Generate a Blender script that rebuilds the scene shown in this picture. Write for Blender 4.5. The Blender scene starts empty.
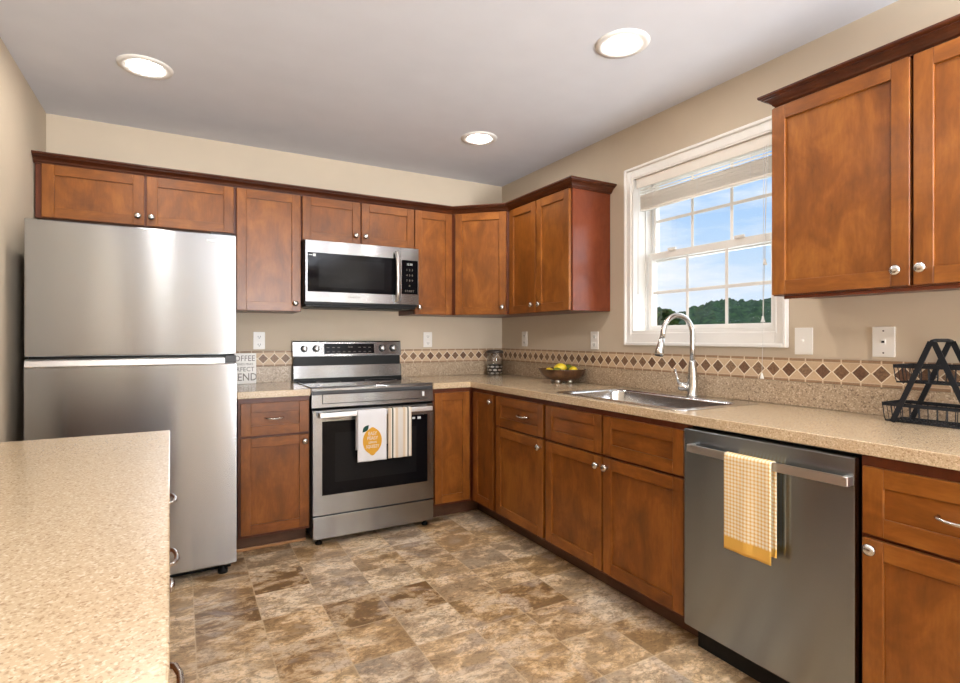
import bpy, bmesh, math, random
from mathutils import Vector, Matrix, noise
random.seed(7)
PI = math.pi
sc = bpy.context.scene
COL = sc.collection

# ------------------------------------------------------------------ camera
cam_d = bpy.data.cameras.new('camera')
cam_d.sensor_width = 36.0
cam_d.lens = 535.04 * 36.0 / 960.0
cam_d.shift_y = -3.8 / 960.0
cam_d.clip_start = 0.02
cam_d.clip_end = 1000
cam = bpy.data.objects.new('camera', cam_d)
cam.location = (-2.3433, -3.8168, 1.2099)
cam.rotation_euler = (PI / 2, 0, -0.5095)
COL.objects.link(cam)
sc.camera = cam

# ------------------------------------------------------------------ view
sc.view_settings.view_transform = 'Standard'
sc.view_settings.look = 'None'
sc.view_settings.gamma = 1.0
sc.view_settings.use_curve_mapping = False
sc.view_settings.exposure = 0.02

LAMP = 112.0            # radiance of the recessed lamps' lenses
LAMP_COL = (1.0, 0.96, 0.90)
FILL_BACK = 300.0        # added fill (W) at the unseen back window, aimed up
FILL_SIDE = 110.0        # added fill (W) at the unseen patio door, aimed up
WIN_SINK = 5.0        # daylight (W) through the window over the sink

# ------------------------------------------------------------------ world: blue sky with thin cloud
w = bpy.data.worlds.new('sky'); sc.world = w; w.use_nodes = True
nt = w.node_tree; nt.nodes.clear()
N = nt.nodes.new; L = nt.links.new
out = N('ShaderNodeOutputWorld'); bg = N('ShaderNodeBackground'); L(bg.outputs[0], out.inputs[0])
tc = N('ShaderNodeTexCoord'); sx = N('ShaderNodeSeparateXYZ'); L(tc.outputs['Generated'], sx.inputs[0])
cr = N('ShaderNodeValToRGB'); L(sx.outputs['Z'], cr.inputs[0])
e = cr.color_ramp.elements
e[0].position = 0.0; e[0].color = (0.80, 0.87, 0.95, 1)
e[1].position = 0.5; e[1].color = (0.15, 0.38, 0.85, 1)
n1 = cr.color_ramp.elements.new(0.13); n1.color = (0.55, 0.73, 0.94, 1)
n1 = cr.color_ramp.elements.new(0.28); n1.color = (0.30, 0.55, 0.92, 1)
mp = N('ShaderNodeMapping'); mp.inputs['Scale'].default_value = (1.0, 1.0, 4.5); L(tc.outputs['Generated'], mp.inputs[0])
ns = N('ShaderNodeTexNoise'); ns.inputs['Scale'].default_value = 3.2; ns.inputs['Detail'].default_value = 7; ns.inputs['Roughness'].default_value = .58
L(mp.outputs[0], ns.inputs['Vector'])
c2 = N('ShaderNodeValToRGB'); L(ns.outputs['Fac'], c2.inputs[0])
c2.color_ramp.elements[0].position = .40; c2.color_ramp.elements[0].color = (0, 0, 0, 1)
c2.color_ramp.elements[1].position = .62; c2.color_ramp.elements[1].color = (.9, .9, .9, 1)
mx = N('ShaderNodeMix'); mx.data_type = 'RGBA'
L(c2.outputs[0], mx.inputs[0]); L(cr.outputs[0], mx.inputs[6]); mx.inputs[7].default_value = (0.93, 0.95, 0.98, 1)
L(mx.outputs[2], bg.inputs[0]); bg.inputs[1].default_value = 1.08

# ------------------------------------------------------------------ added fills behind the camera, daylight through the sink window
def area(name, loc, rot, sx_, sy_, power, col, spread=180):
    d = bpy.data.lights.new(name, 'AREA'); d.spread = math.radians(spread); d.shape = 'RECTANGLE'; d.size = sx_; d.size_y = sy_
    d.energy = power; d.color = col
    o = bpy.data.objects.new(name, d); o.location = loc; o.rotation_euler = rot; COL.objects.link(o)
    return o
RB = -6.9     # y of the wall behind the camera
area('added_back_fill', (-1.085, RB - .16, 1.3), (PI / 2 + .75, 0, 0), .9, 1.5, FILL_BACK, (.95, .975, 1.0), 105)  # added lamp, tilted up to brighten the ceiling
area('added_side_fill', (0.16, -5.35, 1.05), (0, PI / 2 + 1.0, 0), 1.6, 1.4, FILL_SIDE, (.93, .97, 1.0), 80)  # added lamp, tilted and narrowed to keep glare off the steel
area('daylight_sink_window', (0.30, -1.91, 1.65), (0, PI / 2, 0), .75, .7, WIN_SINK, (.9, .96, 1.0))
sun_d = bpy.data.lights.new('sun', 'SUN'); sun_d.energy = 1.6; sun_d.angle = .02; sun_d.color = (1, .96, .88)
sun = bpy.data.objects.new('sun', sun_d); sun.rotation_euler = (math.radians(35), math.radians(-42), 0); COL.objects.link(sun)

# ================================================================== materials
def srgb(r, g, b):
    f = lambda c: (c / 255 / 12.92) if c <= 10.3 else ((c / 255 + .055) / 1.055) ** 2.4
    return (f(r), f(g), f(b), 1)

def newmat(name):
    m = bpy.data.materials.new(name); m.use_nodes = True
    b = m.node_tree.nodes['Principled BSDF']
    return m, m.node_tree, b

def plain(name, col, rough=.5, metal=0.0, coat=0.0, spec=.5, bump=0.0, bscale=200):
    m, t, b = newmat(name)
    b.inputs['Base Color'].default_value = col; b.inputs['Roughness'].default_value = rough
    b.inputs['Metallic'].default_value = metal; b.inputs['Coat Weight'].default_value = coat
    b.inputs['Specular IOR Level'].default_value = spec
    # faint procedural variation
    tcn = t.nodes.new('ShaderNodeTexCoord'); nz = t.nodes.new('ShaderNodeTexNoise'); nz.inputs['Scale'].default_value = 6
    t.links.new(tcn.outputs['Object'], nz.inputs['Vector'])
    hs = t.nodes.new('ShaderNodeMix'); hs.data_type = 'RGBA'
    t.links.new(nz.outputs['Fac'], hs.inputs[0])
    hs.inputs[6].default_value = tuple(c * .96 for c in col[:3]) + (1,); hs.inputs[7].default_value = tuple(min(1, c * 1.04) for c in col[:3]) + (1,)
    t.links.new(hs.outputs[2], b.inputs['Base Color'])
    if bump:
        nb = t.nodes.new('ShaderNodeTexNoise'); nb.inputs['Scale'].default_value = bscale
        t.links.new(tcn.outputs['Object'], nb.inputs['Vector'])
        bp = t.nodes.new('ShaderNodeBump'); bp.inputs['Strength'].default_value = bump; bp.inputs['Distance'].default_value = .002
        t.links.new(nb.outputs['Fac'], bp.inputs['Height']); t.links.new(bp.outputs[0], b.inputs['Normal'])
    return m

def ramp(t, fac, stops):
    r = t.nodes.new('ShaderNodeValToRGB'); t.links.new(fac, r.inputs[0])
    el = r.color_ramp.elements
    el[0].position, el[0].color = stops[0]; el[1].position, el[1].color = stops[-1]
    for p_, c_ in stops[1:-1]:
        q = el.new(p_); q.color = c_
    return r.outputs[0]

def math_n(t, op, a, b=None):
    n = t.nodes.new('ShaderNodeMath'); n.operation = op
    for i, v in enumerate((a, b)):
        if v is None: continue
        if isinstance(v, (int, float)): n.inputs[i].default_value = v
        else: t.links.new(v, n.inputs[i])
    return n.outputs[0]

def mixc(t, fac, a, b, blend='MIX'):
    n = t.nodes.new('ShaderNodeMix'); n.data_type = 'RGBA'; n.blend_type = blend
    for i, v in ((0, fac), (6, a), (7, b)):
        if isinstance(v, (int, float)): n.inputs[i].default_value = v
        elif isinstance(v, tuple): n.inputs[i].default_value = v
        else: t.links.new(v, n.inputs[i])
    return n.outputs[2]

def wood(name, horizontal=False, c_lo=(84, 44, 16), c_mid=(127, 72, 24), c_hi=(162, 101, 40), rough=.33):
    m, t, b = newmat(name)
    tcn = t.nodes.new('ShaderNodeTexCoord'); oi = t.nodes.new('ShaderNodeObjectInfo')
    add = t.nodes.new('ShaderNodeVectorMath'); add.operation = 'ADD'
    t.links.new(tcn.outputs['Object'], add.inputs[0])
    sc_ = t.nodes.new('ShaderNodeVectorMath'); sc_.operation = 'SCALE'; sc_.inputs['Scale'].default_value = 7.0
    cmb = t.nodes.new('ShaderNodeCombineXYZ'); 
    for i in range(3): t.links.new(oi.outputs['Random'], cmb.inputs[i])
    t.links.new(cmb.outputs[0], sc_.inputs[0]); t.links.new(sc_.outputs[0], add.inputs[1])
    def mapped(s):
        mp_ = t.nodes.new('ShaderNodeMapping'); mp_.inputs['Scale'].default_value = s
        t.links.new(add.outputs[0], mp_.inputs[0]); return mp_.outputs[0]
    g = (3.2, 16, 18) if horizontal else (16, 16, 3.0)
    n1 = t.nodes.new('ShaderNodeTexNoise'); n1.inputs['Scale'].default_value = 1.5; n1.inputs['Detail'].default_value = 5; n1.inputs['Distortion'].default_value = .6
    t.links.new(mapped(g), n1.inputs['Vector'])
    n2 = t.nodes.new('ShaderNodeTexNoise'); n2.inputs['Scale'].default_value = 7; n2.inputs['Detail'].default_value = 7; n2.inputs['Roughness'].default_value = .6; n2.inputs['Distortion'].default_value = .9
    t.links.new(mapped((1, 1, .6) if not horizontal else (.6, 1, 1)), n2.inputs['Vector'])
    n3 = t.nodes.new('ShaderNodeTexNoise'); n3.inputs['Scale'].default_value = 120; n3.inputs['Detail'].default_value = 2
    t.links.new(mapped((1, 1, .2) if not horizontal else (.2, 1, 1)), n3.inputs['Vector'])
    f = math_n(t, 'ADD', math_n(t, 'MULTIPLY', n1.outputs['Fac'], .28), math_n(t, 'MULTIPLY', n2.outputs['Fac'], .72))
    f = math_n(t, 'ADD', f, math_n(t, 'MULTIPLY', math_n(t, 'SUBTRACT', n3.outputs['Fac'], .5), .16))
    f = math_n(t, 'ADD', f, math_n(t, 'MULTIPLY', math_n(t, 'SUBTRACT', oi.outputs['Random'], .5), .10))
    c = ramp(t, f, [(.22, srgb(*c_lo)), (.5, srgb(*c_mid)), (.78, srgb(*c_hi))])
    t.links.new(c, b.inputs['Base Color'])
    b.inputs['Roughness'].default_value = rough; b.inputs['Coat Weight'].default_value = .12; b.inputs['Coat Roughness'].default_value = .22; b.inputs['Specular IOR Level'].default_value = .35
    bp = t.nodes.new('ShaderNodeBump'); bp.inputs['Strength'].default_value = .05; bp.inputs['Distance'].default_value = .002
    t.links.new(n1.outputs['Fac'], bp.inputs['Height']); t.links.new(bp.outputs[0], b.inputs['Normal'])
    return m

def steel(name, base=.46, rough=.20, aniso=1.0, tint=(1, 1, 1)):
    m, t, b = newmat(name)
    tcn = t.nodes.new('ShaderNodeTexCoord')
    mp_ = t.nodes.new('ShaderNodeMapping'); mp_.inputs['Scale'].default_value = (3, 3, 700)
    t.links.new(tcn.outputs['Object'], mp_.inputs[0])
    nz = t.nodes.new('ShaderNodeTexNoise'); nz.inputs['Scale'].default_value = 1.0; nz.inputs['Detail'].default_value = 3
    t.links.new(mp_.outputs[0], nz.inputs['Vector'])
    lo = tuple(base * .98 * k for k in tint) + (1,); hi = tuple(base * 1.02 * k for k in tint) + (1,)
    t.links.new(mixc(t, nz.outputs['Fac'], lo, hi), b.inputs['Base Color'])
    b.inputs['Metallic'].default_value = 1.0
    t.links.new(math_n(t, 'ADD', math_n(t, 'MULTIPLY', nz.outputs['Fac'], .01), rough - .005), b.inputs['Roughness'])
    b.inputs['Anisotropic'].default_value = aniso; b.inputs['Anisotropic Rotation'].default_value = .25
    tg = t.nodes.new('ShaderNodeTangent'); tg.direction_type = 'RADIAL'; tg.axis = 'Z'
    t.links.new(tg.outputs[0], b.inputs['Tangent'])
    return m

def speckle(name, base, dark, light, scale=330, rough=.22, coat=.4):
    m, t, b = newmat(name)
    tcn = t.nodes.new('ShaderNodeTexCoord')
    v = t.nodes.new('ShaderNodeTexVoronoi'); v.inputs['Scale'].default_value = scale
    t.links.new(tcn.outputs['Object'], v.inputs['Vector'])
    n1 = t.nodes.new('ShaderNodeTexNoise'); n1.inputs['Scale'].default_value = scale * .55; n1.inputs['Detail'].default_value = 3
    t.links.new(tcn.outputs['Object'], n1.inputs['Vector'])
    bw = t.nodes.new('ShaderNodeRGBToBW'); t.links.new(v.outputs['Color'], bw.inputs[0])
    f = math_n(t, 'ADD', math_n(t, 'MULTIPLY', bw.outputs[0], .5), math_n(t, 'MULTIPLY', n1.outputs['Fac'], .5))
    c = ramp(t, f, [(.30, srgb(*dark)), (.42, srgb(*base)), (.58, srgb(*base)), (.70, srgb(*light))])
    t.links.new(c, b.inputs['Base Color'])
    b.inputs['Roughness'].default_value = rough; b.inputs['Coat Weight'].default_value = coat; b.inputs['Coat Roughness'].default_value = .12
    return m

M = {}
M['wall'] = plain('beige_wall_paint', srgb(201, 186, 165), .75, spec=.2, bump=.08, bscale=260)
M['ceiling'] = plain('ceiling_paint', srgb(220, 222, 229), .85, spec=.1, bump=.12, bscale=160)
M['white_trim'] = plain('white_trim_paint', srgb(238, 235, 230), .38)
M['white_plastic'] = plain('white_plastic', srgb(236, 232, 226), .35)
M['dark_slot'] = plain('dark_slot', srgb(30, 26, 24), .6, spec=.2)
M['wood'] = wood('stained_maple')
M['wood_h'] = wood('stained_maple_rails', True)
M['wood_crown'] = wood('shade_darkened_crown', True, (46, 18, 8), (70, 32, 14), (92, 46, 20), .3)  # same stain as the doors; shade on the downward face put into the colour
M['wood_side'] = wood('stained_side_panel', False, (92, 42, 24), (112, 54, 32), (130, 66, 38), .24)
M['wood_frame'] = wood('stained_face_frame', False, (70, 32, 16), (96, 46, 24), (116, 60, 32), .35)
M['toe'] = wood('toe_kick_wood', True, (70, 44, 30), (94, 62, 42), (116, 80, 56), .5)
M['shoe'] = plain('light_wood_shoe_strip', srgb(186, 134, 86), .45)
M['counter'] = speckle('speckled_laminate', (200, 176, 143), (166, 138, 106), (222, 202, 172))
M['splash'] = speckle('speckled_laminate_splash', (176, 154, 128), (122, 102, 82), (208, 190, 164), 210, .38, .08)
M['steel'] = steel('brushed_stainless', tint=(.96, .985, 1.02))
M['steel_dark'] = steel('dark_brushed_stainless',   .33, .22, 1.0, (.90, .99, 1.08))
M['steel_mid'] = steel('range_stainless', .35, .20, 1.0, (.97, .985, 1.0))
M['steel_sink'] = steel('sink_steel', .66, .2, .3)
M['nickel'] = plain('brushed_nickel', (.62, .60, .57, 1), .24, 1.0)
M['bar'] = plain('satin_bar_metal', (.72, .71, .70, 1), .34, 1.0)
M['black_glass'] = plain('black_glass', (.004, .004, .005, 1), .06, 0, 0, spec=.12)
M['black'] = plain('black_plastic', (.010, .010, .010, 1), .4, spec=.2)
M['black_metal'] = plain('black_powder_coated_metal', (.010, .012, .016, 1), .42, spec=.3)
M['cook_glass'] = plain('cooktop_glass', (.015, .015, .017, 1), .05, 0, 0, spec=.6)
M['grey_side'] = plain('dark_grey_appliance_side', srgb(52, 52, 54), .45)
M['print_white'] = plain('white_print', srgb(225, 225, 225), .5)
M['print_grey'] = plain('grey_print', srgb(120, 112, 104), .6)
M['print_silver'] = plain('silver_print', srgb(236, 236, 234), .35)
M['display_window'] = plain('oven_inner_glass', (.010, .010, .011, 1), .12, 0, 0, spec=.12)
M['blind'] = plain('ivory_blind_slats', srgb(234, 227, 217), .45)
M['cord'] = plain('white_cord', srgb(232, 230, 226), .7)

def emis(name, col, s):
    m, t, b = newmat(name)
    b.inputs['Base Color'].default_value = (.9, .9, .9, 1)
    b.inputs['Emission Color'].default_value = tuple(col) + (1,); b.inputs['Emission Strength'].default_value = s
    return m
M['lens'] = emis('lit_lamp_lens', LAMP_COL, LAMP)

def pane_mat():
    m = bpy.data.materials.new('window_glass'); m.use_nodes = True; t = m.node_tree; t.nodes.clear()
    o = t.nodes.new('ShaderNodeOutputMaterial'); mxs = t.nodes.new('ShaderNodeMixShader')
    tr = t.nodes.new('ShaderNodeBsdfTransparent'); gl = t.nodes.new('ShaderNodeBsdfGlossy'); gl.inputs['Roughness'].default_value = .0
    lw = t.nodes.new('ShaderNodeLayerWeight'); lw.inputs[0].default_value = .5
    t.links.new(math_n(t, 'ADD', math_n(t, 'MULTIPLY', math_n(t, 'POWER', lw.outputs['Facing'], 4), .4), .02), mxs.inputs[0]); t.links.new(tr.outputs[0], mxs.inputs[1]); t.links.new(gl.outputs[0], mxs.inputs[2]); t.links.new(mxs.outputs[0], o.inputs[0])
    return m
M['pane'] = pane_mat()
def jar_glass():
    m = bpy.data.materials.new('clear_jar_glass'); m.use_nodes = True; t = m.node_tree; t.nodes.clear()
    o = t.nodes.new('ShaderNodeOutputMaterial'); mxs = t.nodes.new('ShaderNodeMixShader')
    tr = t.nodes.new('ShaderNodeBsdfTransparent'); tr.inputs[0].default_value = (.965, .97, .97, 1); gl = t.nodes.new('ShaderNodeBsdfGlossy'); gl.inputs['Roughness'].default_value = .05
    lw = t.nodes.new('ShaderNodeLayerWeight'); lw.inputs[0].default_value = .5
    t.links.new(math_n(t, 'ADD', math_n(t, 'MULTIPLY', math_n(t, 'POWER', lw.outputs['Facing'], 3), .5), .04), mxs.inputs[0]); t.links.new(tr.outputs[0], mxs.inputs[1]); t.links.new(gl.outputs[0], mxs.inputs[2]); t.links.new(mxs.outputs[0], o.inputs[0])
    return m
M['jar_glass'] = jar_glass()

def floor_mat():
    m, t, b = newmat('slate_look_vinyl_tiles')
    tcn = t.nodes.new('ShaderNodeTexCoord'); sp = t.nodes.new('ShaderNodeSeparateXYZ'); t.links.new(tcn.outputs['Object'], sp.inputs[0])
    u = math_n(t, 'DIVIDE', math_n(t, 'ADD', sp.outputs[0], 2.04 + .2535 * 20), .2535)
    v = math_n(t, 'DIVIDE', math_n(t, 'ADD', sp.outputs[1], 1.36 + .2505 * 40), .2505)
    fu = math_n(t, 'FLOOR', u); fv = math_n(t, 'FLOOR', v)
    cb = t.nodes.new('ShaderNodeCombineXYZ'); t.links.new(fu, cb.inputs[0]); t.links.new(fv, cb.inputs[1])
    wn = t.nodes.new('ShaderNodeTexWhiteNoise'); wn.noise_dimensions = '3D'; t.links.new(cb.outputs[0], wn.inputs['Vector'])
    # per tile offset of the slate figure
    sc_ = t.nodes.new('ShaderNodeVectorMath'); sc_.operation = 'SCALE'; sc_.inputs['Scale'].default_value = 9; t.links.new(wn.outputs['Color'], sc_.inputs[0])
    ad = t.nodes.new('ShaderNodeVectorMath'); t.links.new(tcn.outputs['Object'], ad.inputs[0]); t.links.new(sc_.outputs[0], ad.inputs[1])
    mp_ = t.nodes.new('ShaderNodeMapping'); mp_.inputs['Scale'].default_value = (1, 1.5, 1); mp_.inputs['Rotation'].default_value = (0, 0, .5)
    t.links.new(ad.outputs[0], mp_.inputs[0])
    def nz_(scale, det, rough_, dist, loc=(0, 0, 0), typ=None):
        n_ = t.nodes.new('ShaderNodeTexNoise'); n_.inputs['Scale'].default_value = scale; n_.inputs['Detail'].default_value = det
        n_.inputs['Roughness'].default_value = rough_; n_.inputs['Distortion'].default_value = dist
        if typ: n_.noise_type = typ
        q_ = t.nodes.new('ShaderNodeMapping'); q_.inputs['Location'].default_value = loc; t.links.new(mp_.outputs[0], q_.inputs[0]); t.links.new(q_.outputs[0], n_.inputs['Vector'])
        return n_.outputs['Fac']
    n1 = nz_(6.0, 14, .72, .35)
    big = nz_(4.2, 6, .5, .9, (3.3, 8.1, 2))
    grit = nz_(48, 5, .7, .3, (1, 2, 3))
    rid = nz_(7.5, 7, .6, .5, (7, 1, 4))
    tile = ramp(t, wn.outputs['Value'], [(0, srgb(124, 94, 60)), (.16, srgb(160, 124, 80)), (.34, srgb(212, 176, 126)), (.52, srgb(226, 202, 168)), (.7, srgb(188, 172, 152)), (.85, srgb(208, 168, 114)), (1, srgb(232, 214, 186))])
    fig = ramp(t, n1, [(.42, srgb(70, 50, 32)), (.475, srgb(136, 102, 66)), (.505, srgb(212, 180, 136)), (.57, srgb(246, 228, 200))])
    c = mixc(t, .46, tile, fig)
    dark = ramp(t, big, [(.52, (0, 0, 0, 1)), (.60, (1, 1, 1, 1))])
    c = mixc(t, math_n(t, 'MULTIPLY', dark, .36), c, srgb(122, 90, 56))
    grey = ramp(t, big, [(.36, (1, 1, 1, 1)), (.44, (0, 0, 0, 1))])
    c = mixc(t, math_n(t, 'MULTIPLY', grey, .35), c, srgb(190, 178, 168))
    crack = math_n(t, 'ABSOLUTE', math_n(t, 'SUBTRACT', rid, .5))
    crack = ramp(t, crack, [(0, (1, 1, 1, 1)), (.02, (0, 0, 0, 1))])
    c = mixc(t, math_n(t, 'MULTIPLY', crack, .5), c, srgb(96, 68, 44))
    c = mixc(t, ramp(t, grit, [(.40, (.42, .42, .42, 1)), (.5, (0, 0, 0, 1))]), c, srgb(104, 78, 54))
    # joints
    du = math_n(t, 'ABSOLUTE', math_n(t, 'SUBTRACT', math_n(t, 'FRACT', u), .5)); dv = math_n(t, 'ABSOLUTE', math_n(t, 'SUBTRACT', math_n(t, 'FRACT', v), .5))
    g = math_n(t, 'GREATER_THAN', math_n(t, 'MAXIMUM', du, dv), .490)
    c = mixc(t, math_n(t, 'MULTIPLY', g, .6), c, srgb(196, 172, 138))
    t.links.new(c, b.inputs['Base Color'])
    b.inputs['Roughness'].default_value = .42
    bp = t.nodes.new('ShaderNodeBump'); bp.inputs['Strength'].default_value = .25; bp.inputs['Distance'].default_value = .003
    t.links.new(math_n(t, 'SUBTRACT', n1, math_n(t, 'MULTIPLY', g, .3)), bp.inputs['Height']); t.links.new(bp.outputs[0], b.inputs['Normal'])
    return m
M['floor'] = floor_mat()

def border_mat(name, axis, off):
    # stone listello: cream triangles round brown diamonds, thin dashed strips above and below; z in world metres
    m, t, b = newmat(name)
    tcn = t.nodes.new('ShaderNodeTexCoord'); sp = t.nodes.new('ShaderNodeSeparateXYZ'); t.links.new(tcn.outputs['Object'], sp.inputs[0])
    P = .0713
    u = math_n(t, 'DIVIDE', math_n(t, 'ADD', sp.outputs[axis], 100 * P - off), P)
    cell = math_n(t, 'FLOOR', math_n(t, 'ADD', u, .5))
    du = math_n(t, 'ABSOLUTE', math_n(t, 'SUBTRACT', u, cell))
    z = sp.outputs[2]
    dz = math_n(t, 'ABSOLUTE', math_n(t, 'DIVIDE', math_n(t, 'SUBTRACT', z, 1.070), .074))
    s = math_n(t, 'ADD', du, dz)
    dia = math_n(t, 'LESS_THAN', s, .43)
    gr1 = math_n(t, 'LESS_THAN', math_n(t, 'ABSOLUTE', math_n(t, 'SUBTRACT', s, .465)), .038)
    wn = t.nodes.new('ShaderNodeTexWhiteNoise'); wn.noise_dimensions = '1D'; t.links.new(cell, wn.inputs['W'])
    nz = t.nodes.new('ShaderNodeTexNoise'); nz.inputs['Scale'].default_value = 110; nz.inputs['Detail'].default_value = 5; nz.inputs['Roughness'].default_value = .7; t.links.new(tcn.outputs['Object'], nz.inputs['Vector'])
    dcol = ramp(t, wn.outputs['Value'], [(0, srgb(112, 78, 56)), (.35, srgb(138, 104, 76)), (.7, srgb(160, 128, 98)), (1, srgb(120, 90, 66))])
    dcol = mixc(t, ramp(t, nz.outputs['Fac'], [(.4, (0, 0, 0, 1)), (.62, (.75, .75, .75, 1))]), dcol, srgb(84, 58, 42))
    cream = mixc(t, nz.outputs['Fac'], srgb(184, 154, 120), srgb(216, 190, 158))
    c = mixc(t, dia, cream, dcol)
    c = mixc(t, gr1, c, srgb(236, 222, 198))
    # strips
    st = math_n(t, 'GREATER_THAN', math_n(t, 'ABSOLUTE', math_n(t, 'SUBTRACT', z, 1.070)), .0375)
    us = math_n(t, 'DIVIDE', math_n(t, 'ADD', sp.outputs[axis], 100 * P - off), P)
    dash = math_n(t, 'LESS_THAN', math_n(t, 'ABSOLUTE', math_n(t, 'SUBTRACT', math_n(t, 'FRACT', us), .5)), .46)
    inner = math_n(t, 'GREATER_THAN', math_n(t, 'ABSOLUTE', math_n(t, 'SUBTRACT', z, 1.070)), .0395)
    scol = mixc(t, nz.outputs['Fac'], srgb(128, 96, 70), srgb(176, 144, 112))
    scol = mixc(t, math_n(t, 'MULTIPLY', dash, inner), srgb(214, 194, 166), scol)
    c = mixc(t, st, c, scol)
    t.links.new(c, b.inputs['Base Color']); b.inputs['Roughness'].default_value = .45
    return m
M['border_back'] = border_mat('stone_border_back', 0, -.441)
M['border_right'] = border_mat('stone_border_right', 1, -2.638)

# ================================================================== mesh helpers
def box(bm, x0, x1, y0, y1, z0, z1, bev=0.0, mat=0, seg=1, M4=None):
    vs = [bm.verts.new(Vector((x, y, z))) for x in (min(x0, x1), max(x0, x1)) for y in (min(y0, y1), max(y0, y1)) for z in (min(z0, z1), max(z0, z1))]
    idx = [(0, 1, 3, 2), (4, 6, 7, 5), (0, 4, 5, 1), (2, 3, 7, 6), (0, 2, 6, 4), (1, 5, 7, 3)]
    fs = [bm.faces.new([vs[i] for i in f]) for f in idx]
    for f in fs: f.material_index = mat
    res = vs
    if bev > 0:
        es = list({e_ for f in fs for e_ in f.edges})
        r = bmesh.ops.bevel(bm, geom=es, offset=bev, segments=seg, affect='EDGES', profile=.6)
        for f in r['faces']: f.material_index = mat
        res = list({v for v in r['verts']} | {v for v in vs if v.is_valid})
    if M4 is not None:
        for v in {v for v in res if v.is_valid}: v.co = M4 @ v.co
    return res

def prism(bm, pts, z0, z1, mat=0):
    # pts counter-clockwise in xy
    b0 = [bm.verts.new((x, y, z0)) for x, y in pts]; b1 = [bm.verts.new((x, y, z1)) for x, y in pts]
    n = len(pts)
    fs = [bm.faces.new(list(reversed(b0))), bm.faces.new(b1)]
    for i in range(n): fs.append(bm.faces.new([b0[i], b0[(i + 1) % n], b1[(i + 1) % n], b1[i]]))
    for f in fs: f.material_index = mat
    return fs

def extrude_profile(bm, prof, a, b, axis='x', mat=0):
    # prof: list of (p,q) closed; axis x -> (p=y,q=z); axis y -> (p=x,q=z); axis z -> (p=x,q=y)
    def pt(p, q, s):
        return (s, p, q) if axis == 'x' else ((p, s, q) if axis == 'y' else (p, q, s))
    A = [bm.verts.new(pt(p, q, a)) for p, q in prof]; B = [bm.verts.new(pt(p, q, b)) for p, q in prof]
    n = len(prof)
    fs = [bm.faces.new(A), bm.faces.new(list(reversed(B)))]
    for i in range(n): fs.append(bm.faces.new([A[i], B[i], B[(i + 1) % n], A[(i + 1) % n]]))
    for f in fs: f.material_index = mat
    bmesh.ops.recalc_face_normals(bm, faces=fs)
    return fs

def tube(bm, pts, r, seg=10, closed=False, mat=0, cap=True, flat=None):
    pts = [Vector(p_) for p_ in pts]; n = len(pts); rings = []
    rr = r if isinstance(r, (list, tuple)) else [r] * n
    up = Vector((0, 0, 1))
    prev = None
    for i, p_ in enumerate(pts):
        a = pts[i - 1] if (i > 0 or closed) else p_; c = pts[(i + 1) % n] if (i < n - 1 or closed) else p_
        d = (c - a).normalized()
        if prev is None:
            s = d.cross(up)
            if s.length < 1e-3: s = d.cross(Vector((0, 1, 0)))
            s.normalize()
        else:
            s = prev - d * prev.dot(d); s.normalize()
        prev = s; q = d.cross(s).normalized()
        fl = flat or (1, 1)
        rings.append([bm.verts.new(p_ + (s * math.cos(t_) * fl[0] + q * math.sin(t_) * fl[1]) * rr[i]) for t_ in [2 * PI * k / seg for k in range(seg)]])
    m_ = n if closed else n - 1
    for i in range(m_):
        A, B = rings[i], rings[(i + 1) % n]
        for k in range(seg):
            f = bm.faces.new([A[k], B[k], B[(k + 1) % seg], A[(k + 1) % seg]]); f.smooth = True; f.material_index = mat
    if cap and not closed:
        f = bm.faces.new(rings[0]); f.material_index = mat
        f = bm.faces.new(list(reversed(rings[-1]))); f.material_index = mat

def lathe(bm, prof, c=(0, 0, 0), seg=24, axis='z', mat=0, wob=None, smooth=True):
    rings = []
    for r, h in prof:
        ring = []
        if r < 1e-6:
            co = {'z': (0, 0, h), 'y': (0, h, 0), 'x': (h, 0, 0)}[axis]
            ring = [bm.verts.new(Vector(c) + Vector(co))] 
        else:
            for k in range(seg):
                a = 2 * PI * k / seg; q = r * (wob(a, h) if wob else 1)
                u_, v_ = q * math.cos(a), q * math.sin(a)
                co = {'z': (u_, v_, h), 'y': (u_, h, -v_), 'x': (h, u_, v_)}[axis]
                ring.append(bm.verts.new(Vector(c) + Vector(co)))
        rings.append(ring)
    fs = []
    for A, B in zip(rings, rings[1:]):
        if len(A) == 1 and len(B) == 1: continue
        for k in range(seg):
            k2 = (k + 1) % seg
            if len(A) == 1: f = bm.faces.new([A[0], B[k], B[k2]])
            elif len(B) == 1: f = bm.faces.new([A[k], B[0], A[k2]])
            else: f = bm.faces.new([A[k], B[k], B[k2], A[k2]])
            f.smooth = smooth; f.material_index = mat; fs.append(f)
    bmesh.ops.recalc_face_normals(bm, faces=fs)
    return fs

def obj(name, bm, mats, parent=None, label=None, kind=None):
    me = bpy.data.meshes.new(name); bm.normal_update(); bm.to_mesh(me); bm.free()
    for m_ in (mats if isinstance(mats, (list, tuple)) else [mats]): me.materials.append(m_)
    o = bpy.data.objects.new(name, me); COL.objects.link(o)
    if parent is not None: o.parent = parent
    if label: o['label'] = label
    if kind: o['kind'] = kind
    return o

def tag(o, label, cat, group=None, kind=None):
    o['label'] = label; o['category'] = cat
    if group: o['group'] = group
    if kind: o['kind'] = kind
    return o

def thing(name, label, cat, loc=(0, 0, 0), rotz=0, group=None):
    o = bpy.data.objects.new(name, None); COL.objects.link(o); o.location = loc; o.rotation_euler = (0, 0, rotz); o.empty_display_size = .1
    return tag(o, label, cat, group)

def nb(): return bmesh.new()

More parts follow.
